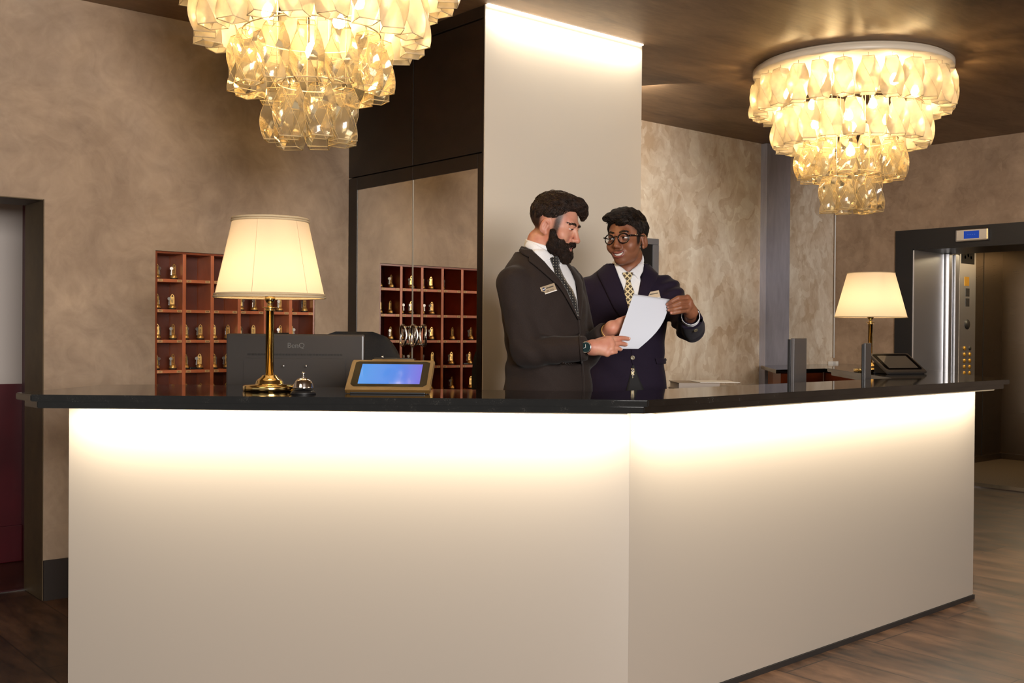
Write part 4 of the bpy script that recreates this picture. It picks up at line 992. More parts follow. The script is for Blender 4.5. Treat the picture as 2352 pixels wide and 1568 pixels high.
def legs(root, c0, yaw, zhip, tr, d=.10):
    cs, sn = math.cos(yaw), math.sin(yaw); lat = np.array((cs, sn, 0)); fw = np.array((sn, -cs, 0)); B = np.array((c0[0], c0[1], 0))
    def f(P):
        q = None
        for s in (-1, 1):
            h_ = B+lat*s*.09+np.array((0, 0, zhip)); k_ = B+lat*s*.10+fw*.02+np.array((0, 0, .50)); a_ = B+lat*s*.11+np.array((0, 0, .06))
            c = np.minimum(cone(P, h_, k_, .088, .068), cone(P, k_, a_, .068, .052)); q = c if q is None else su(q, c, .02)
        return np.maximum(q, f32(.045)-P[2])
    v, fc = nets(f, B+np.array((-.26, -.26, .03)), B+np.array((.26, .26, zhip+.08)), .012); npmesh('trousers', v, fc, M_trou, None, root)
    for s in (-1, 1):
        a_ = B+lat*s*.11; g = lambda P: np.maximum(su(cone(P, a_+np.array((0, 0, .045)), a_+fw*.15+np.array((0, 0, .028)), .045, .034), cone(P, a_+np.array((0, 0, .08)), a_+np.array((0, 0, .04)), .042, .045), .02), f32(.001)-P[2])
        l_, h_ = bounds([a_, a_+fw*.2], .06); l_[2] = -.01; h_[2] = .13; v, fc = nets(g, l_, h_, .008); npmesh('shoe', v, fc, M_shoe, None, root)
RZP = math.atan2(RH.y, RH.x)
def badge(fr_, field, corners, d0, root, lines):
    P = []
    for x, y in corners:
        p = cast(field, fr_.pt(x, y, d0)[None], fr_.ray(x, y)[None])[0]; P.append(p)
    ctr = np.mean(P, 0); n = grad(field, ctr[None], .006)[0]; ry = fr_.ray(*np.mean(corners, 0)); n = n*.8-ry*.5; n /= np.linalg.norm(n)
    ex = (P[1]-P[0])+(P[2]-P[3]); ex -= n*(ex@n); ex /= np.linalg.norm(ex); ey = np.cross(n, ex)
    Wd = .5*(np.linalg.norm(P[1]-P[0])+np.linalg.norm(P[2]-P[3])); Hd = .5*(np.linalg.norm(P[3]-P[0])+np.linalg.norm(P[2]-P[1]))
    T = Matrix((ex, ey, n)).transposed().to_4x4(); T.translation = Vector(ctr+n*.008)
    b = MB().box((-Wd/2, -Hd/2, -.004), (Wd/2, Hd/2, 0), .001, M=T).build('name_badge', plain('champagne badge', rgb(190, 170, 142), .3, .4), root)
    MB().box((-Wd/2, -Hd/2, 0), (Wd/2, -Hd/2+.003, .0006), 0, M=T).build('badge_edge', M_page, b)
    MB().lathe([(0, .0003), (.0065, .0003), (.0065, .0006), (0, .0006)], 20, M=T @ TR(-Wd*.30, Hd*.14, 0)).build('emblem', plain('blue emblem', rgb(44, 58, 92), .4), b)
    MB().box((-.006, -.0012, .0006), (.006, .0014, .0009), 0, M=T @ TR(-Wd*.30, Hd*.14, 0)).build('emblem_band', M_page, b)
    k = MB()
    rr = np.random.default_rng(3); x = -Wd*.14
    while x < Wd*.38: w_ = rr.uniform(.0012, .0026); k.box((x, Hd*.08, .0002), (x+w_, Hd*.08+.0045, .0006), 0, M=T); x += w_+.0007
    if lines: k.text(lines, .0085, T @ TR(Wd*.06, -Hd*.22, .0003), .0002)
    k.build('badge_print', M_ink, b)
    return b
# ================================================================== man in the charcoal suit
def man_one():
    D0, R0 = 4.15, .151; fr1 = Frame(D0, R0); pt = fr1.pt
    root = empty('person', 'bearded man in charcoal suit and dotted tie, wearing a watch, looking down at paper', 'person', fr(D0, R0, 0), RZP)
    yaw = math.radians(50); l = np.array((math.cos(yaw), math.sin(yaw), 0)); fw = np.array((math.sin(yaw), -math.cos(yaw), 0))
    C = np.array((-.038, .0, 0))
    rows = [(.78, .212, .172, 2.5, .024), (.95, .190, .168, 2.4, .032), (1.10, .170, .156, 2.3, .038), (1.22, .166, .146, 2.3, .034), (1.34, .184, .138, 2.4, .018), (1.43, .196, .132, 2.3, .006), (1.49, .188, .116, 2.3, -.006), (1.540, .150, .098, 2.2, -.018), (1.585, .105, .080, 2.1, -.024), (1.63, .076, .072, 2., -.026), (1.68, .07, .068, 2., -.03)]
    shR = C-l*.172+np.array((0, .0, 1.470)); shL = C+l*.174+np.array((0, 0, 1.478))
    elR = pt(1209, 808, 3.975); wrR = pt(1352, 799, 3.885)
    cuR = elR+(wrR-elR)*.955
    wrL = pt(1401, 757, 3.985); elL = np.array((.135, .03, 1.205)); cuL = elL+(wrL-elL)*.86
    def wrinkle(P):
        x, y, z = P
        return f32(.0034)*np.sin(z*f32(64)+x*f32(36)+y*f32(14)+np.sin(x*f32(25))*f32(1.2))*np.exp(-((z-f32(1.20))/f32(.11))**2)+f32(.002)*np.sin(x*f32(70)-z*f32(26))*np.exp(-((z-f32(1.38))/f32(.07))**2)
    def sleeves(P, e=0.):
        a = su(cone(P, shR, elR, .065+e, .056+e), cutcone(P, elR, cuR, .058+e, .043+e), .02)
        b = su(cone(P, shL, elL, .066+e, .056+e), cutcone(P, elL, cuL, .056+e, .042+e), .02)
        fold = f32(.0048)*np.sin(P[0]*f32(70)+P[2]*f32(52)+np.sin(P[2]*f32(40)+P[1]*f32(50))*f32(1.2))*np.exp(-(np.sqrt((P[0]-f32(elR[0]))**2+(P[1]-f32(elR[1]))**2+(P[2]-f32(elR[2]))**2)/f32(.12))**2)
        return a+fold, b
    torso = lambda P, e=0.: loft(P, [(r[0], r[1]+e, r[2]+e, r[3], r[4]) for r in rows], C, yaw, 1.597+e, .785)
    def jacket(P):
        a, b = sleeves(P); t = torso(P)+wrinkle(P)
        return su(su(t, a, .018), b, .018)
    HC = np.array((.010, .004, 1.709)); hy, hp = math.radians(70), math.radians(19)
    neck = (np.array((-.038, .022, 1.640)), np.array((-.050, .016, 1.53)), .058, .066)
    def stub(q):
        x, y, z = q[:, 0], q[:, 1], q[:, 2]; sm = lambda a, b, t: np.clip((t-a)/(b-a), 0, 1)**2*(3-2*np.clip((t-a)/(b-a), 0, 1))
        ear = (np.abs(x) > .0735) & (y > -.014) & (y < .034) & (z < .018) & (z > -.055)
        s_ = sm(.012, .05, z)*sm(-.075, -.02, y); s_ = np.maximum(s_, sm(.022, .05, y)*sm(-.085, .0, z)*.95)
        s_ = np.maximum(s_, np.exp(-((y+.034)/.015)**4)*sm(-.06, -.02, z)*(np.abs(x) > .04)*.75)
        s_ = np.maximum(s_, .35*np.exp(-((z+.120)/.03)**2)*(y > -.06))
        return np.where(ear, 0, s_*(z < .12))
    o = dict(w=1., jaw=1., smile=True, lk=1., ns=1., mw=.027, stub=stub, nose=.005, ez=.007, browl=.040, lid=-.0032, lidlo=.0070, gap=.0075, skin=M_skin1, crop=M_crop1, lip=M_lip1, hair=M_hair1, gaze=(-.12, -.42), browz=-.001, tooth=.8)
    # hands
    F = lambda *a: [(pt(x, y, d), r) for x, y, d, r in a]
    fr_ = [F((1400, 780, 3.874, .0115), (1423, 776.5, 3.901, .0102), (1435, 776.5, 3.918, .0090), (1443, 778, 3.929, .0080)),
           F((1404, 790.5, 3.868, .0115), (1423, 788, 3.892, .0100), (1432, 789.5, 3.906, .0092), (1437, 791, 3.914, .0082)),
           F((1402, 801, 3.862, .0112), (1415, 799, 3.872, .0098), (1421, 800.5, 3.881, .0090), (1424.5, 802, 3.889, .0080)),
           F((1394, 811, 3.862, .0108), (1406, 809, 3.858, .0090), (1411, 808.5, 3.864, .0080), (1414.5, 808.5, 3.872, .0072))]
    th = F((1372, 786, 3.908, .015), (1390, 779, 3.928, .0125), (1408, 777, 3.938, .0110), (1424, 779, 3.941, .0095))
    h1 = hand_field(pt(1362, 798, 3.878), fr_, th, (.0235, .0125), (elR+(wrR-elR)*.8, .026))
    b1 = bounds([p for c in fr_+[th] for p, _ in c]+[wrR-np.array((.02, 0, 0))], .035)
    fl = [F((1422, 740, 4.012, .0112), (1437, 733, 4.032, .0098), (1449, 729, 4.046, .009), (1456, 727, 4.05, .008)),
          F((1424, 746, 4.006, .0112), (1441, 741, 4.026, .0098), (1453, 738, 4.040, .009), (1461, 737, 4.05, .008)),
          F((1423, 753, 4.000, .011), (1440, 750, 4.020, .0096), (1451, 749, 4.034, .0088), (1459, 748, 4.044, .0078)),
          F((1420, 760, 3.994, .0105), (1433, 759, 4.014, .0088), (1442, 759, 4.026, .008), (1449, 759, 4.034, .0072))]
    tl = F((1410, 747, 3.988, .0145), (1422, 737, 4.004, .012), (1436, 731, 4.028, .0108), (1446, 727, 4.042, .0095))
    h2 = hand_field(pt(1406, 753, 3.988), fl, tl, (.0225, .0125), (elL+(wrL-elL)*.75, .026))
    b2 = bounds([p for c in fl+[tl] for p, _ in c]+[wrL-np.array((.02, 0, 0))], .035)
    inner = lambda P: su(np.maximum(torso(P, -.016), P[2]-f32(1.61)), np.minimum(*[x+f32(.014) for x in sleeves(P)]), .012)
    body, full, hf, toloc, Mh, Rm = head_parts(o, HC, hy, hp, math.radians(0), neck, [(inner, (-.42, -.36, .80), (.42, .36, 1.66), .011)], root, [(h1, *b1, .0024), (h2, *b2, .0024)])
    v, f = nets(jacket, (-.40, -.36, .77), (.40, .36, 1.66), .0065)
    jk = npmesh('jacket', v, f, M_suit1, None, root)
    # shirt: collar band round the neck, front, cuffs
    tilt = np.array((.30, -.10, 1.)); tilt /= np.linalg.norm(tilt); nb = np.array((-.042, .016, 1.605))
    def band(P):
        d = cone(P, neck[0]+(neck[0]-neck[1])*.5, neck[1], .060, .0745); x, y, z = _v(P, nb); h_ = x*f32(tilt[0])+y*f32(tilt[1])+z*f32(tilt[2])
        return np.maximum(d, np.abs(h_)-f32(.026))
    v, f = nets(band, (-.20, -.15, 1.50), (.12, .16, 1.70), .003); sh = npmesh('shirt_collar', v, f, M_shirt, None, root)
    base = lambda P: su(jacket(P), band(P), .01)
    sv = [fr1.strip(jacket, [(1238, 585), (1248, 602), (1281, 642), (1312, 700), (1326, 728)], [(1283, 584), (1304, 612), (1319, 645), (1325, 690), (1327, 728)], 3.55, offs=.003, nu=50, nv=14)]
    sv2 = fr1.strip(base, [(1214, 553), (1232, 561), (1251, 573.5), (1268, 590)], [(1206, 566.5), (1222, 575), (1248, 603), (1263, 596)], 3.55, offs=.006, arch=.003, nu=40, nv=9)
    sv3 = fr1.strip(base, [(1272, 586), (1279, 590), (1283, 594)], [(1276, 590), (1281, 601), (1286, 612)], 3.55, offs=.006, nu=12, nv=6)
    vs, fs = joinm(sv); st = npmesh('shirt_front', vs, fs, M_shirt, None, root)
    vs, fs = joinm([sv2, sv3]); npmesh('collar_points', vs, fs, M_shirt, None, sh)
    vs, fs = fr1.strip(base, [(1261, 596), (1266, 606), (1270, 618), (1274, 634), (1285, 648), (1300, 672), (1312, 700), (1322, 728)], [(1279, 590), (1281, 604), (1284, 616), (1290, 631), (1300, 649), (1313, 667), (1322, 690), (1327, 728)], 3.55, offs=.0075, arch=.005, nu=60, nv=9)
    tie = npmesh('tie', vs, fs, M_tie1, None, root)
    vs, fs = fr1.strip(base, [(1260.5, 595), (1264, 603), (1269, 613)], [(1279, 589), (1281, 599), (1282.5, 609)], 3.55, offs=.011, arch=.006, nu=14, nv=9); npmesh('tie_knot', vs, fs, M_tie1, None, tie)
    # lapels and jacket collar
    vs, fs = fr1.strip(jacket, [(1222, 577), (1234.6, 590), (1248, 603), (1261, 619), (1282, 642), (1298.5, 669), (1312.5, 702), (1326, 733)], [(1213, 600.5), (1224, 609), (1235, 618), (1261, 641), (1279, 657), (1292, 675), (1305, 698), (1325, 735)], 3.55, offs=.010, arch=.003, nu=60, nv=9, thick=.004)
    npmesh('lapel', vs, fs, M_suit1, None, jk)
    vs, fs = fr1.strip(base, [(1203, 566), (1212, 570), (1222, 577), (1231, 587)], [(1194, 579), (1201, 586), (1210, 591), (1219, 594)], 3.55, offs=.010, arch=.004, nu=24, nv=9, thick=.004)
    npmesh('jacket_collar', vs, fs, M_suit1, None, jk)
    vs, fs = fr1.strip(jacket, [(1284, 592), (1300, 609), (1312.5, 629), (1320, 650), (1323.5, 668), (1325, 692), (1327, 733)], [(1291, 592), (1309, 608), (1326, 627), (1334, 652), (1335, 690), (1330, 735)], 3.55, offs=.010, arch=.002, nu=50, nv=8, thick=.004)
    npmesh('lapel', vs, fs, M_suit1, None, jk)
    vs, fs = fr1.strip(jacket, [(1326, 733), (1330, 780), (1334, 830), (1337, 875), (1338, 920)], [(1329, 733), (1333, 780), (1337, 830), (1340.5, 875), (1342, 920)], 3.55, offs=.0045, nu=30, nv=4); npmesh('front_edge', vs, fs, M_suit1, None, jk)
    for x, y in ((1293, 833), (1300, 834), (1307, 834.5), (1313.5, 834)): fr1.disc('sleeve_button', jacket, x, y, 3.6, .0072, M_lin1, jk)
    badge(fr1, jacket, [(1239.9, 660), (1268.3, 652.4), (1276.2, 669), (1248.2, 677)], 3.6, root, 'NICOLA')
    # cuff, watch, bracelet
    ax = (wrR-elR)/np.linalg.norm(wrR-elR)
    def ring(P, c, a, ri, ro, h_):
        x, y, z = _v(P, c); t = x*f32(a[0])+y*f32(a[1])+z*f32(a[2]); r = np.sqrt(np.maximum(x*x+y*y+z*z-t*t, 0)); return np.maximum(np.maximum(r-f32(ro), f32(ri)-r), np.abs(t)-f32(h_))
    wc = elR+(wrR-elR)*.995
    v, f = nets(lambda P: ring(P, wc, ax, .0245, .0275, .008), wc-.05, wc+.05, .0016); wt = npmesh('wrist_watch', v, f, M_steel0, None, root)
    nrm = np.array((.05, -1., .12)); nrm -= ax*(nrm@ax); nrm /= np.linalg.norm(nrm)
    T = Matrix((ax, np.cross(nrm, ax), nrm)).transposed().to_4x4(); T.translation = Vector(wc+nrm*.0255)
    MB().lathe([(0, 0), (.0195, 0), (.0215, .003), (.0215, .007), (.0185, .009), (.0178, .0075), (0, .0075)], 36, M=T).build('watch_case', M_chrome, wt)
    MB().lathe([(0, .0078), (.0176, .0078)], 30, M=T).build('dial', plain('dark teal dial', rgb(16, 42, 44), .15), wt)
    MB().box((-.0006, -.001, .0079), (.0006, .011, .0083), 0, M=T).box((-.0006, -.001, .0079), (.0006, .009, .0083), 0, M=T @ RZ(2.0)).build('hands', M_page, wt)
    axl = (wrL-elL)/np.linalg.norm(wrL-elL); bc = elL+(wrL-elL)*.93
    v, f = nets(lambda P: ring(P, bc, axl, .026, .029, .0035), bc-.045, bc+.045, .0016); npmesh('bracelet', v, f, M_brass2, None, root)
    # hair: short sides, thick wavy top falling forward over the brow
    def hairshell(P):
        q = toloc(P)
        d = ell(q, (0, .014, .040), (.0765, .0925, .082))
        d = su(d, ell(q, (0, -.024, .094), (.058, .066, .030)), .02)
        d = su(d, ell(q, (.012, -.076, .080), (.040, .022, .022)), .016)
        d = np.maximum(d, -(q[2]-f32(.022)-np.maximum(0, (-.012-q[1]))*f32(.95)+np.maximum(0, q[1]-f32(.03))*f32(.9)))
        d = su(d, chain(q, [((-.006, -.068, .098), .024), ((.012, -.084, .086), .021), ((.026, -.091, .070), .016), ((.033, -.092, .054), .008)]), .014)
        n_ = f32(.0022)*np.sin(q[1]*f32(150)+q[0]*f32(110)+np.sin(q[2]*f32(90))*f32(1.6))*np.sin(q[2]*f32(120)+q[0]*f32(60))
        return d+n_
    lo, hi = HC-np.array((.16, .16, .06)), HC+np.array((.18, .16, .19))
    v, f = nets(hairshell, lo, hi, .003); parts = [(v, f)]
    loc = lambda c: np.stack(toloc(tuple(c[:, i] for i in range(3))), 1)
    roots = sample_surface(v, f, 3400, 2, lambda c: (loc(c)[:, 2] > .026))
    def flow(q):
        a = np.array(toloc(tuple(np.array([x_]) for x_ in q)))[:, 0]
        return Rm @ np.array((.25*a[0]/.08-.15, -.9 if a[2] > .06 else .25, -.25 if a[1] < -.08 else (-.9 if a[2] < .06 else .0)))
    parts.append(locks(hairshell, roots, flow, .034, .0019, .0032, 7, .30, curl=.55, seed=3))
    vs, fs = joinm(parts); npmesh('hair', vs, fs, M_hair1, None, root)
    # beard
    def beard(P):
        q = toloc(P)
        d = ell(q, (0, -.044, -.084), (.061, .058, .043))
        d = su(d, ell(q, (0, -.080, -.106), (.036, .032, .029)), .02)
        for s in (-1, 1):
            d = su(d, cone(q, (s*.065, -.028, -.028), (s*.055, -.044, -.076), .011, .020), .018)
            d = su(d, ell(q, (s*.049, -.056, -.056), (.017, .026, .020)), .016)
            d = su(d, chain(q, [((0, -.101, -.0535), .0068), ((s*.016, -.098, -.055), .0080), ((s*.031, -.084, -.066), .0085), ((s*.036, -.074, -.084), .010)]), .006)
        d = ss(d, ell(q, (0, -.110, -.0700), (.027, .040, .0105)), .003)
        d = ss(d, ell(q, (0, -.02, -.150), (.05, .045, .045)), .02)
        n_ = f32(.0020)*np.sin(q[0]*f32(190)+q[2]*f32(60))*np.sin(q[2]*f32(150)+q[1]*f32(130))
        d = d+n_
        return np.maximum(d, -(hf(P)+f32(.004)))
    v, f = nets(beard, HC-np.array((.12, .14, .20)), HC+np.array((.15, .13, .02)), .0026); parts = [(v, f)]
    roots = sample_surface(v, f, 4600, 4, lambda c: (at1(hf, c) > -.001) & ~((np.abs(loc(c)[:, 0]) < .026) & (np.abs(loc(c)[:, 2]+.070) < .011)))
    def bflow(q):
        a = np.array(toloc(tuple(np.array([x_]) for x_ in q)))[:, 0]
        return Rm @ (np.array((a[0]*14, .1, -.7)) if a[2] > -.066 and a[1] < -.075 else np.array((a[0]*3, -.35, -.9)))
    parts.append(locks(beard, roots, bflow, .013, .00075, .0020, 5, .42, curl=.3, seed=6))
    vs, fs = joinm(parts); npmesh('beard', vs, fs, M_hair1, None, root)
    nails(root, fr_[:3], M_nail1)
    legs(root, C, yaw, .86, M_trou)
    return root

# ================================================================== man in the midnight suit
def man_two():
    D0, R0 = 4.60, .485; fr2 = Frame(D0, R0); pt = fr2.pt
    root = empty('person', 'smiling man with black round glasses, midnight suit and lozenge-patterned cream tie', 'person', fr(D0, R0, 0), RZP)
    yaw = math.radians(-2); l = np.array((math.cos(yaw), math.sin(yaw), 0))
    C = np.array((.003, 0., 0))
    rows = [(.78, .200, .140, 2.6, 0), (.95, .192, .132, 2.5, 0), (1.10, .176, .122, 2.4, 0), (1.20, .168, .118, 2.4, .004), (1.32, .178, .124, 2.4, .008), (1.42, .190, .122, 2.3, .006), (1.485, .188, .106, 2.3, -.006), (1.53, .152, .092, 2.2, -.016), (1.57, .104, .076, 2.1, -.022), (1.61, .074, .070, 2., -.026), (1.66, .068, .066, 2., -.03)]
    shR = C-l*.168+np.array((0, 0, 1.462)); shL = C+l*.172+np.array((0, -.005, 1.468))
    elL = pt(1586, 753, 4.43); wrL = pt(1586, 724, 4.155); cuL = elL+(wrL-elL)*.80
    elR = np.array((-.205, .05, 1.19)); wrR = np.array((-.200, .0, .955)); cuR = elR+(wrR-elR)*.9
    def sleeves(P, e=0.):
        a = su(cone(P, shR, elR, .064+e, .054+e), cutcone(P, elR, cuR, .053+e, .042+e), .02)
        b = su(cone(P, shL, elL, .066+e, .054+e), cutcone(P, elL, cuL, .056+e, .044+e), .02)
        fold = f32(.0048)*np.sin(P[2]*f32(82)-P[0]*f32(50)+P[1]*f32(44)+np.sin(P[2]*f32(38))*f32(1.2))*np.exp(-((P[0]-f32(.20))/f32(.09))**2)
        return a, b+fold
    torso = lambda P, e=0.: loft(P, [(r[0], r[1]+e, r[2]+e, r[3], r[4]) for r in rows], C, yaw, 1.575+e, .785)
    def jacket(P):
        a, b = sleeves(P); w_ = f32(.002)*np.sin(P[2]*f32(50)+P[0]*f32(42))*np.exp(-((P[2]-f32(1.18))/f32(.09))**2)
        return su(su(torso(P)+w_, a, .018), b, .018)
    HC = np.array((.004, -.045, 1.690)); hy, hp, hr = math.radians(-33), math.radians(3), math.radians(-3)
    neck = (np.array((.022, -.004, 1.62)), np.array((.006, .010, 1.52)), .053, .061)
    def stub(q):
        x, y, z = q[:, 0], q[:, 1], q[:, 2]; sm = lambda a, b, t: np.clip((t-a)/(b-a), 0, 1)**2*(3-2*np.clip((t-a)/(b-a), 0, 1))
        ear = (np.abs(x) > .0735) & (y > -.014) & (y < .034) & (z < .018) & (z > -.055)
        s_ = sm(.012, .04, z)*sm(-.07, -.03, y); s_ = np.maximum(s_, sm(.022, .05, y)*sm(-.075, -.01, z))
        s_ = np.maximum(s_, np.exp(-((y+.026)/.014)**4)*sm(-.045, -.02, z)*(np.abs(x) > .04)*.9)
        s_ = np.maximum(s_, .55*np.exp(-((z+.0545)/.006)**2)*np.exp(-(x/.026)**4)*(y < -.07))
        s_ = np.maximum(s_, .22*np.exp(-((z+.085)/.022)**2)*(y < .0))
        return np.where(ear, 0, s_*(z < .12))
    o = dict(w=.97, jaw=.96, smile=True, lk=.8, ns=.84, mw=.029, stub=stub, nose=-.001, ez=0., browl=.034, lid=.0030, lidlo=.0036, gap=.0088, skin=M_skin2, crop=M_crop2, lip=M_lip2, hair=M_hair2, gaze=(-.30, -.03), browz=.002, tooth=1.1)
    F = lambda *a: [(pt(x, y, d), r) for x, y, d, r in a]
    fg = [F((1578, 684, 4.112, .0118), (1557, 684.5, 4.078, .0104), (1543, 692, 4.080, .0092), (1534.5, 698.5, 4.094, .0082)),
          F((1583, 693, 4.104, .0118), (1561, 695, 4.066, .0104), (1546, 701.5, 4.070, .0094), (1537, 705.5, 4.084, .0084)),
          F((1582, 703, 4.102, .0114), (1563, 706, 4.062, .0100), (1548, 710, 4.062, .0090), (1538, 712.5, 4.073, .0080)),
          F((1576, 712, 4.104, .0106), (1561, 715.5, 4.068, .0090), (1550, 718, 4.062, .0082), (1542, 719, 4.062, .0072))]
    th = F((1576, 700, 4.152, .015), (1562, 692, 4.164, .0125), (1550, 692, 4.152, .011), (1540, 694, 4.140, .0095))
    h1 = hand_field(pt(1586, 716, 4.140), fg, th, (.0225, .0125), (elL+(wrL-elL)*.7, .025))
    b1 = bounds([p for c in fg+[th] for p, _ in c]+[wrL+np.array((.01, .03, -.01))], .035)
    inner = lambda P: su(np.maximum(torso(P, -.016), P[2]-f32(1.60)), np.minimum(*[x+f32(.014) for x in sleeves(P)]), .012)
    rp = wrR; fd = np.array((.02, -.15, -1.)); fd /= np.linalg.norm(fd); sd = np.array((0, -1., .15)); 
    fR = [[(rp+fd*.075+sd*z_, .0115), (rp+fd*(.11+.0*z_)+sd*z_, .010), (rp+fd*.135+sd*z_+np.array((.006, .0, 0)), .009), (rp+fd*(.15-abs(z_-.005)*.4)+sd*z_+np.array((.014, .0, 0)), .008)] for z_ in (.03, .011, -.008, -.027)]
    tR = [(rp+fd*.03+sd*.028, .014), (rp+fd*.06+sd*.045+np.array((.01, 0, 0)), .012), (rp+fd*.085+sd*.05+np.array((.016, 0, 0)), .0105)]
    h2 = hand_field(rp+fd*.01, fR, tR, (.0225, .0125), (elR+(wrR-elR)*.7, .025)); b2 = bounds([p for c in fR+[tR] for p, _ in c]+[rp], .035)
    body, full, hf, toloc, Mh, Rm = head_parts(o, HC, hy, hp, hr, neck, [(inner, (-.42, -.36, .80), (.42, .36, 1.66), .011)], root, [(h1, *b1, .0024), (h2, *b2, .003)])
    opened = lambda P: ss(jacket(P), ell(P, (.006, -.088, 1.586), (.044, .075, .048)), .004)
    v, f = nets(opened, (-.40, -.40, .77), (.42, .30, 1.64), .0065); jk = npmesh('jacket', v, f, M_suit2, None, root)
    tilt = np.array((0, -.98, 1.)); tilt /= np.linalg.norm(tilt); nb = np.array((.010, .000, 1.576))
    def band(P):
        d = cone(P, neck[0]+(neck[0]-neck[1])*.5, neck[1], .058, .070); x, y, z = _v(P, nb); h_ = x*f32(tilt[0])+y*f32(tilt[1])+z*f32(tilt[2])
        return ss(np.maximum(d, np.abs(h_)-f32(.024)), ell(P, (.006, -.078, 1.581), (.036, .062, .036)), .003)
    v, f = nets(band, (-.12, -.14, 1.48), (.14, .14, 1.68), .003); sh = npmesh('shirt_collar', v, f, M_shirt, None, root)
    base = lambda P: su(jacket(P), band(P), .01)
    vs, fs = fr2.strip(jacket, [(1418.5, 628), (1423, 642), (1432, 665), (1439, 692), (1448, 735)], [(1469, 634), (1472, 648), (1468, 672), (1463, 700), (1454, 735)], 4.0, offs=.003, nu=40, nv=16); npmesh('shirt_front', vs, fs, M_shirt, None, root)
    s1 = fr2.strip(base, [(1410.5, 601), (1425, 613), (1441, 626)], [(1411.5, 611), (1416, 624), (1420.5, 635), (1429, 630.5), (1441, 628)], 4.0, offs=.007, arch=.003, nu=40, nv=8)
    s2 = fr2.strip(base, [(1474, 596), (1464, 610), (1445.5, 625)], [(1477, 603), (1476, 624), (1466, 643.5), (1457.5, 632.5), (1446, 627)], 4.0, offs=.007, arch=.003, nu=40, nv=8)
    vs, fs = joinm([s1, s2]); npmesh('collar_points', vs, fs, M_shirt, None, sh)
    vs, fs = fr2.strip(base, [(1439, 643), (1436.5, 658), (1433, 671), (1436, 688), (1443, 712)], [(1447.5, 643), (1450, 655), (1456.5, 671), (1455, 692), (1449, 712)], 4.0, offs=.0085, arch=.005, nu=40, nv=9); tie = npmesh('tie', vs, fs, M_tie2, None, root)
    vs, fs = fr2.strip(base, [(1428.5, 629), (1433, 637), (1438.5, 645)], [(1454, 628.5), (1451, 637), (1447.5, 645)], 4.0, offs=.011, arch=.008, nu=16, nv=9); npmesh('tie_knot', vs, fs, M_tie2, None, tie)
    vs, fs = fr2.strip(jacket, [(1410, 604), (1419, 632), (1431, 663), (1440, 698), (1449, 738), (1452, 760)], [(1389, 612), (1372.5, 627.5), (1376, 637), (1394, 675), (1410, 708), (1450, 762)], 4.0, offs=.010, arch=.002, nu=60, nv=10, thick=.004); npmesh('lapel', vs, fs, M_suit2, None, jk)
    vs, fs = fr2.strip(jacket, [(1477.5, 601), (1476, 624), (1469.5, 655), (1465, 678), (1456, 738), (1453, 760)], [(1492, 615), (1511, 633), (1506, 645), (1490, 676), (1472, 715), (1455, 762)], 4.0, offs=.010, arch=.002, nu=60, nv=10, thick=.004); npmesh('lapel', vs, fs, M_suit2, None, jk)
    def back_collar(P):
        d = cone(P, neck[0]+(neck[0]-neck[1])*.5, neck[1], .066, .080); x, y, z = _v(P, nb-np.array((0, 0, .022))); h_ = z-f32(.55)*y
        return np.maximum(np.maximum(d, np.abs(h_)-f32(.020)), -(y+f32(.030)))
    v, f = nets(back_collar, (-.13, -.10, 1.46), (.15, .15, 1.68), .003); npmesh('jacket_collar', v, f, M_suit2, None, jk)
    vs, fs = fr2.strip(jacket, [(1453, 836), (1446, 865), (1435, 905)], [(1455, 836), (1466, 865), (1484, 905)], 4.0, offs=.003, nu=20, nv=6); wb = npmesh('trouser_front', vs, fs, M_trou, None, root)
    vs, fs = fr2.strip(jacket, [(1449, 846), (1449, 858), (1452, 868)], [(1456, 846), (1457, 858), (1453, 868)], 4.0, offs=.006, nu=10, nv=4); npmesh('tie_end', vs, fs, M_tie2, None, tie)
    vs, fs = fr2.strip(jacket, [(1451, 762), (1449.5, 800), (1450, 826), (1453, 838)], [(1453, 762), (1451.5, 800), (1452, 826), (1455, 838)], 4.0, offs=.0045, nu=24, nv=4); npmesh('front_edge', vs, fs, M_suit2, None, jk)
    fr2.disc('jacket_button', jacket, 1453, 821, 4.0, .0095, M_hornb, jk, .004)
    fr2.disc('sleeve_button', jacket, 1597, 757, 4.0, .0085, M_hornb, jk, .003)
    vs, fs = fr2.strip(jacket, [(1503.5, 823), (1520, 823), (1534, 823)], [(1507, 836), (1522, 836), (1538, 834.5)], 4.0, offs=.008, arch=.001, nu=20, nv=6, thick=.004); npmesh('pocket_flap', vs, fs, M_suit2, None, jk)
    badge(fr2, jacket, [(1477, 673), (1510.7, 668.4), (1515.5, 684), (1482, 690)], 4.0, root, None)
    ax = (wrL-elL)/np.linalg.norm(wrL-elL); cc = elL+(wrL-elL)*.86
    def ring(P, c, a, ri, ro, h_):
        x, y, z = _v(P, c); t = x*f32(a[0])+y*f32(a[1])+z*f32(a[2]); r = np.sqrt(np.maximum(x*x+y*y+z*z-t*t, 0)); return np.maximum(np.maximum(r-f32(ro), f32(ri)-r), np.abs(t)-f32(h_))
    v, f = nets(lambda P: ring(P, cc, ax, .0335, .0362, .028), cc-.07, cc+.07, .0026); npmesh('shirt_cuff', v, f, M_shirt, None, root)
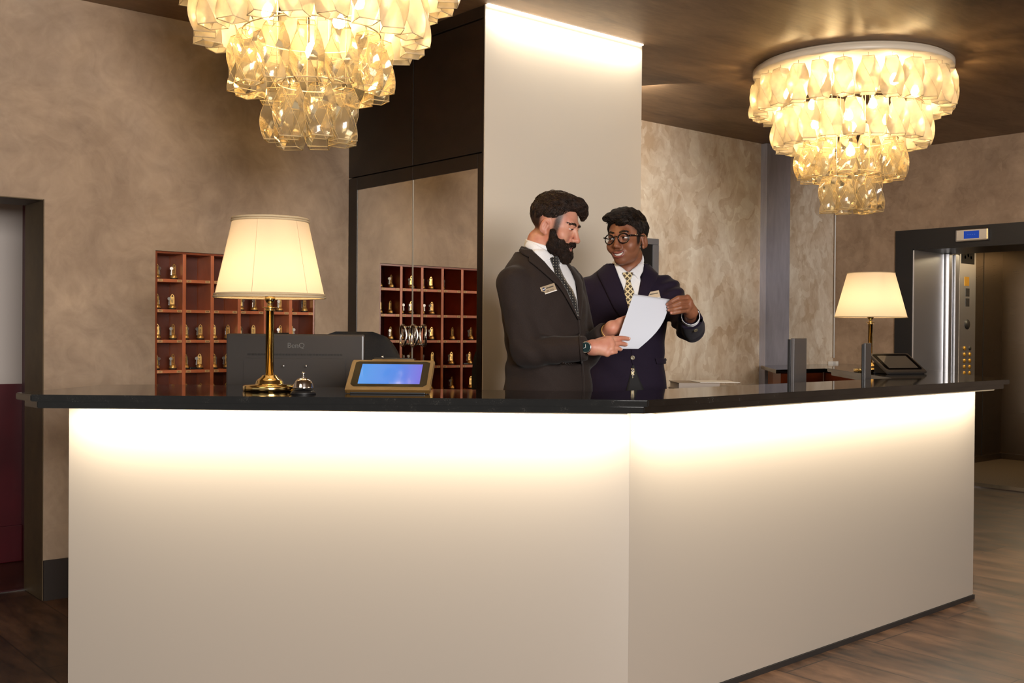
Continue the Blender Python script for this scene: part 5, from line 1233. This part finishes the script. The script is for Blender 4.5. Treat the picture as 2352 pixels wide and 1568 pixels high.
    def hairshell(P):
        q = toloc(P)
        d = ell(q, (0, .018, .043), (.079, .097, .084))
        d = su(d, ell(q, (.0, -.030, .092), (.060, .060, .034)), .02)
        d = su(d, ell(q, (-.034, -.078, .086), (.030, .022, .018)), .014)
        d = np.maximum(d, -(q[2]-f32(.016)-np.maximum(0, (-.014-q[1]))*f32(.80)-np.maximum(0, -q[0])*np.maximum(0, -q[1])*f32(3.)+np.maximum(0, q[1]-f32(.03))*f32(.9)))
        d = su(d, ell(q, (.024, -.080, .066), (.030, .012, .012)), .010)
        n_ = f32(.0018)*np.sin(q[1]*f32(120)+q[0]*f32(130)+np.sin(q[2]*f32(80)))*np.sin(q[2]*f32(100)+q[0]*f32(50))
        return d+n_
    v, f = nets(hairshell, HC-np.array((.17, .17, .06)), HC+np.array((.16, .16, .19)), .003); parts = [(v, f)]
    loc = lambda c: np.stack(toloc(tuple(c[:, i] for i in range(3))), 1)
    roots = sample_surface(v, f, 3400, 2, lambda c: (loc(c)[:, 2] > .022))
    def flow(q):
        a = np.array(toloc(tuple(np.array([x_]) for x_ in q)))[:, 0]
        return Rm @ np.array((-.55, -.75 if a[2] > .07 else .3, .25 if a[1] < -.06 and a[0] < -.02 else (-.8 if a[2] < .07 else .05)))
    parts.append(locks(hairshell, roots, flow, .032, .0017, .0042, 6, .20, curl=.15, seed=8))
    vs, fs = joinm(parts); npmesh('hair', vs, fs, M_hair2, None, root)
    # faint moustache shadow is skin; glasses
    M_acet = plain('black acetate', rgb(12, 11, 12), .15)
    M_lens, nt, out = nmat('spectacle lens'); tr = N(nt, 'ShaderNodeBsdfTransparent'); gl = N(nt, 'ShaderNodeBsdfGlossy', Roughness=.02); mx = N(nt, 'ShaderNodeMixShader'); mx.inputs[0].default_value = .05
    L(nt, tr.outputs[0], mx.inputs[1]); L(nt, gl.outputs[0], mx.inputs[2]); L(nt, mx.outputs[0], out.inputs[0])
    g = MB(); ln = MB()
    for s in (-1, 1):
        cx, cyy, cz = s*.0335, -.104, -.004
        rim = []
        for k in range(40):
            a = 2*PI*k/40; x = .0225*math.cos(a); z_ = .0205*math.sin(a); rim.append((cx+x, cyy+abs(cx+x)**2*3.2, cz+z_))
        g.tube(rim, .0025, 8, closed=True, M=Mh)
        ln.add([Mh @ Vector(p) for p in rim], [tuple(range(40))])
        g.tube([(s*.055, cyy+.0098, .005), (s*.064, cyy+.0155, .0065), (s*.0695, cyy+.03, .006), (s*.078, -.03, .005), (s*.0815, .008, .004), (s*.080, .022, -.012)], [.0028, .0034, .003, .0026, .0024, .0022], 8, M=Mh)
    g.tube([(-.012, cyy+.0005, .002), (-.006, cyy-.001, .0055), (.006, cyy-.001, .0055), (.012, cyy+.0005, .002)], .0022, 8, M=Mh)
    gl_ = g.build('glasses', M_acet, root); ln.build('lens', M_lens, gl_)
    for s in (-1, 1): MB().box((s*.0735-.003, cyy+.040, .0045), (s*.0735+.003, cyy+.056, .0085), .0008, M=Mh).build('temple_plate', M_chrome, gl_)
    nails(root, fg, M_nail2)
    legs(root, C, yaw, .86, M_trou)
    return root

def paper():
    fp = Frame(4.15, .151)
    BL, TL, TRc, BR = fp.pt(1411, 801, 3.882), fp.pt(1455, 675, 4.032), fp.pt(1538, 687, 4.122), fp.pt(1466, 801, 3.972)
    o = bpy.data.objects.new('sheet_of_paper', None)
    n = 24; vs = []; nrm = np.cross(TL-BL, BR-BL); nrm /= np.linalg.norm(nrm)
    if nrm[1] > 0: nrm = -nrm
    for sgn in (0, 1):
        for i in range(n):
            for j in range(n):
                u, v = i/(n-1), j/(n-1)
                p = BL*(1-u)*(1-v)+BR*u*(1-v)+TL*(1-u)*v+TRc*u*v
                p = p+nrm*.008*u*math.sin(PI*v)+np.array((.020, .004, -.010))*u**1.5*math.sin(PI*v)
                vs.append(p-nrm*.0005*sgn)
    fs = []; m = n*n
    for i in range(n-1):
        for j in range(n-1): q = i*n+j; fs += [(q, q+n, q+n+1, q+1), (q+m+1, q+m+n+1, q+m+n, q+m)]
    for i in range(n-1):
        for a, b in ((i, i+1), (i*n, (i+1)*n), ((n-1)*n+i, (n-1)*n+i+1), (i*n+n-1, (i+1)*n+n-1)): fs.append((a, b, b+m, a+m))
    bpy.data.objects.remove(o)
    o = npmesh('sheet_of_paper', vs, fs, plain('white copy paper', rgb(216, 221, 232), .6)); o.location = fr(4.15, .151, 0); o.rotation_euler = (0, 0, RZP)
    tag(o, 'white sheet of paper held up between the two men', 'sheet of paper')
man_one(); man_two(); paper()
# ------------------------------------------------------------------ chandeliers
def glass_mat(name, tint, trans, transl, glossr):
    m, nt, out = nmat(name)
    tr = N(nt, 'ShaderNodeBsdfTransparent'); tr.inputs[0].default_value = tint
    tl = N(nt, 'ShaderNodeBsdfTranslucent'); tl.inputs[0].default_value = (.98, .90, .74, 1)
    df = N(nt, 'ShaderNodeBsdfDiffuse'); df.inputs[0].default_value = (.95, .88, .74, 1)
    gl = N(nt, 'ShaderNodeBsdfGlossy', Roughness=glossr); gl.inputs[0].default_value = (1, .97, .9, 1)
    a = N(nt, 'ShaderNodeMixShader'); a.inputs[0].default_value = .35; L(nt, tl.outputs[0], a.inputs[1]); L(nt, df.outputs[0], a.inputs[2])
    nz = N(nt, 'ShaderNodeTexNoise', Scale=18., Detail=3.); L(nt, coords(nt), nz.inputs['Vector'])
    mr = N(nt, 'ShaderNodeMapRange'); mr.inputs[3].default_value = transl*.6; mr.inputs[4].default_value = min(1, transl*1.4); L(nt, nz.outputs[0], mr.inputs[0])
    b = N(nt, 'ShaderNodeMixShader'); L(nt, mr.outputs[0], b.inputs[0]); L(nt, tr.outputs[0], b.inputs[1]); L(nt, a.outputs[0], b.inputs[2])
    fr_ = N(nt, 'ShaderNodeLayerWeight', Blend=.28); c = N(nt, 'ShaderNodeMixShader')
    bp = N(nt, 'ShaderNodeBump', Strength=.12, Distance=.01); L(nt, nz.outputs[0], bp.inputs['Height']); L(nt, bp.outputs[0], gl.inputs['Normal'])
    L(nt, fr_.outputs['Facing'], c.inputs[0]) if False else L(nt, fr_.outputs['Fresnel'], c.inputs[0])
    L(nt, b.outputs[0], c.inputs[1]); L(nt, gl.outputs[0], c.inputs[2]); L(nt, c.outputs[0], out.inputs[0])
    return m
M_clear = glass_mat('clear straw glass', (1., .95, .82, 1), 1, .11, .08)
M_frost = glass_mat('frosted ivory glass', (1., .95, .84, 1), 1, .66, .35)
M_rim, nt_, out_ = nmat('glow tinted glass rim')  # warm orange colour stands in for light piped to the glass edges
tl_ = N(nt_, 'ShaderNodeBsdfTranslucent'); tl_.inputs[0].default_value = (1, .80, .42, 1); df_ = N(nt_, 'ShaderNodeBsdfDiffuse'); df_.inputs[0].default_value = (1, .84, .52, 1)
ad_ = N(nt_, 'ShaderNodeMixShader'); ad_.inputs[0].default_value = .5; L(nt_, tl_.outputs[0], ad_.inputs[1]); L(nt_, df_.outputs[0], ad_.inputs[2]); L(nt_, ad_.outputs[0], out_.inputs[0])
def twisted(mat):
    m = MB(); rows = 11; ns = 4; per = 4*ns; hgt = .2
    def ring(t):
        z = -hgt*t
        w = .030+.011*math.sin(PI*min(1, t*.98))**.7+.0075*t-(.004*math.exp(-((t-.07)/.03)**2))
        tw = math.radians(88)*max(0, (t-.04)/.96)
        r = []
        for s in range(4):
            for k in range(ns):
                u = -1+2*k/ns; x, y = u*w, -w
                bulge = 1+.10*(1-u*u)*math.sin(PI*t)
                y *= bulge; a = s*PI/2+tw; r.append((x*math.cos(a)-y*math.sin(a), x*math.sin(a)+y*math.cos(a), z))
        return r
    vs = []
    for i in range(rows): vs += ring(i/(rows-1))
    fs = []
    for i in range(rows-1):
        for k in range(per): k2 = (k+1) % per; fs.append((i*per+k, (i+1)*per+k, (i+1)*per+k2, i*per+k2))
    for s in range(4):   # four faces, each smooth in itself, meeting at crisp twisted edges
        ids = [s*ns+k for k in range(ns)]+[((s+1)*ns) % per]
        m.add([vs[i*per+q] for i in range(rows) for q in ids], [(i*5+k, (i+1)*5+k, (i+1)*5+k+1, i*5+k+1) for i in range(rows-1) for k in range(4)], 0, True)
    for t, rr in ((0, .0014), (1, .0019)): m.tube(ring(t), rr, 5, mi=1, closed=True)
    # edge lines along the four twisted corners, in the glow tint on clear glass
    for s in range(4): m.tube([vs[i*per+s*ns] for i in range(rows)], .0007, 4, mi=1 if mat is M_clear else 0)
    me = m.mesh('twisted_glass', [mat, M_rim if mat is M_clear else mat])
    return me
me_clear, me_frost = twisted(M_clear), twisted(M_frost)
hk = MB().tube([(0, 0, .026), (0, 0, .012), (.004, 0, .006), (.004, 0, 0), (0, 0, -.004), (-.004, 0, 0)], .0011, 5); hk.tube([(-.030, 0, -.006), (.030, 0, -.006)], .0011, 5)
me_hook = hk.mesh('hook', plain('dark wire', rgb(84, 60, 28), .4, .7))
M_plate = plain('cream lacquered plate', rgb(226, 212, 190), .4)
M_cbulb = emit('chandelier bulb', (1, .70, .34, 1), BULB)
PR = .563
def chandelier(label, loc):
    o = empty('chandelier', label, 'chandelier', loc)
    MB().lathe([(0, 0), (PR-.03, 0), (PR-.012, -.012), (PR-.012, -.018), (PR, -.02), (PR, -.048), (PR-.004, -.052), (0, -.052)], 96).build('ceiling_plate', M_plate, o)
    z = -.085
    for ti, (r, n, me) in enumerate(((.527, 26, me_frost), (.398, 20, me_frost), (.262, 13, me_clear), (.132, 7, me_clear))):
        zt = -.085-.19*ti
        if ti: # ring that carries the tier
            rg = MB().tube([(r*math.cos(2*PI*i/48), r*math.sin(2*PI*i/48), zt+.026) for i in range(48)], .003, 6, closed=True)
            for k in range(4): a = 2*PI*k/4+.4*ti; rg.tube([(r*math.cos(a), r*math.sin(a), zt+.026), (r*math.cos(a), r*math.sin(a), -.052)], .002, 5)
            rg.build('carrier_ring', M_plate, o)
        for k in range(n):
            a = 2*PI*(k+.5*(ti % 2))/n+.13*ti
            g_ = bpy.data.objects.new('twisted_glass', me); COL.objects.link(g_); g_.parent = o
            g_.location = (r*math.cos(a), r*math.sin(a), zt); g_.rotation_euler = (0, 0, a+PI/4*(k % 2)+rng.uniform(-.2, .2)); g_.scale = (1, 1, .97+.06*rng.random())
            h_ = bpy.data.objects.new('hook', me_hook); COL.objects.link(h_); h_.parent = g_
    for r, n, zz, off_ in ((.36, 6, -.16, .2), (.2, 4, -.33, .5), (.0, 1, -.50, 0)):
        for k in range(n):
            a = 2*PI*k/n+off_; b = MB().lathe([(0, .035), (.012, .03), (.022, .012), (.026, -.006), (.02, -.024), (0, -.032)], 14).build('bulb', M_cbulb, o, (r*math.cos(a), r*math.sin(a), zz))
            MB().tube([(0, 0, .03), (0, 0, -.052-zz)], .009, 8).build('bulb_stem', M_plate, b)
    return o
chandelier('tiered twisted-glass chandelier over the left end of counter', (2.06, 3.64, H-.001))
chandelier('tiered twisted-glass chandelier hanging near the lift', (5.538, 3.487, H-.001))

# ------------------------------------------------------------------ light
def area(name, loc, target, sx, sy, power, col):
    ld = bpy.data.lights.new(name, 'AREA'); ld.shape = 'RECTANGLE'; ld.size = sx; ld.size_y = sy; ld.energy = power; ld.color = col
    lo = bpy.data.objects.new(name, ld); COL.objects.link(lo); lo.location = loc
    lo.rotation_euler = (Vector(target)-Vector(loc)).to_track_quat('-Z', 'Y').to_euler(); return lo
ld = area('column_cove_light', ((3.206+4.306)/2, YC-.045, H-.02), ((3.206+4.306)/2, YC-.03, 0), 1.06, .02, 6., (1, .86, .66))
area('front_softbox_light', (-.7, -4.0, 2.0), (3.2, 3.4, 1.5), 2.6, 1.6, FRONT, (1, .95, .91))  # soft flash-like light added behind the camera, not a window
area('overhead_fill_light', (4.6, -1.2, H-.02), (4.6, -1.2, 0), 2.0, 2.0, CFILL*.8, (1, .80, .58))  # unseen overhead fill added on the right, no fixture there
area('overhead_fill_light', (-1.2, 1.6, H-.02), (-1.2, 1.6, 0), 1.6, 1.6, CFILL*.8, (1, .82, .62))  # second added overhead fill, left of the camera
area('back_wall_fill_light', (4.95, 4.72, H-.03), (6.3, 5.5, 1.3), .5, .3, 15., (1, .88, .72))  # unseen fill added near the column to brighten the back wall
area('corridor_fill_light', (.9, 5.9, H-.03), (.9, 5.9, 0), .5, .4, 1.7, (1, .86, .7))  # unseen fill added to brighten the corridor behind the doorway
W = bpy.data.worlds.new('lobby air'); S.world = W; W.use_nodes = True
W.node_tree.nodes['Background'].inputs[0].default_value = (1, .94, .86, 1); W.node_tree.nodes['Background'].inputs[1].default_value = AMB
S.view_settings.exposure = EXPO
cy = S.cycles
cy.use_denoising = True; cy.use_adaptive_sampling = True; cy.adaptive_threshold = .02; cy.max_bounces = 8; cy.diffuse_bounces = 4; cy.glossy_bounces = 5; cy.transmission_bounces = 4; cy.transparent_max_bounces = 24
cy.caustics_reflective = False; cy.caustics_refractive = False; cy.sample_clamp_indirect = 6.
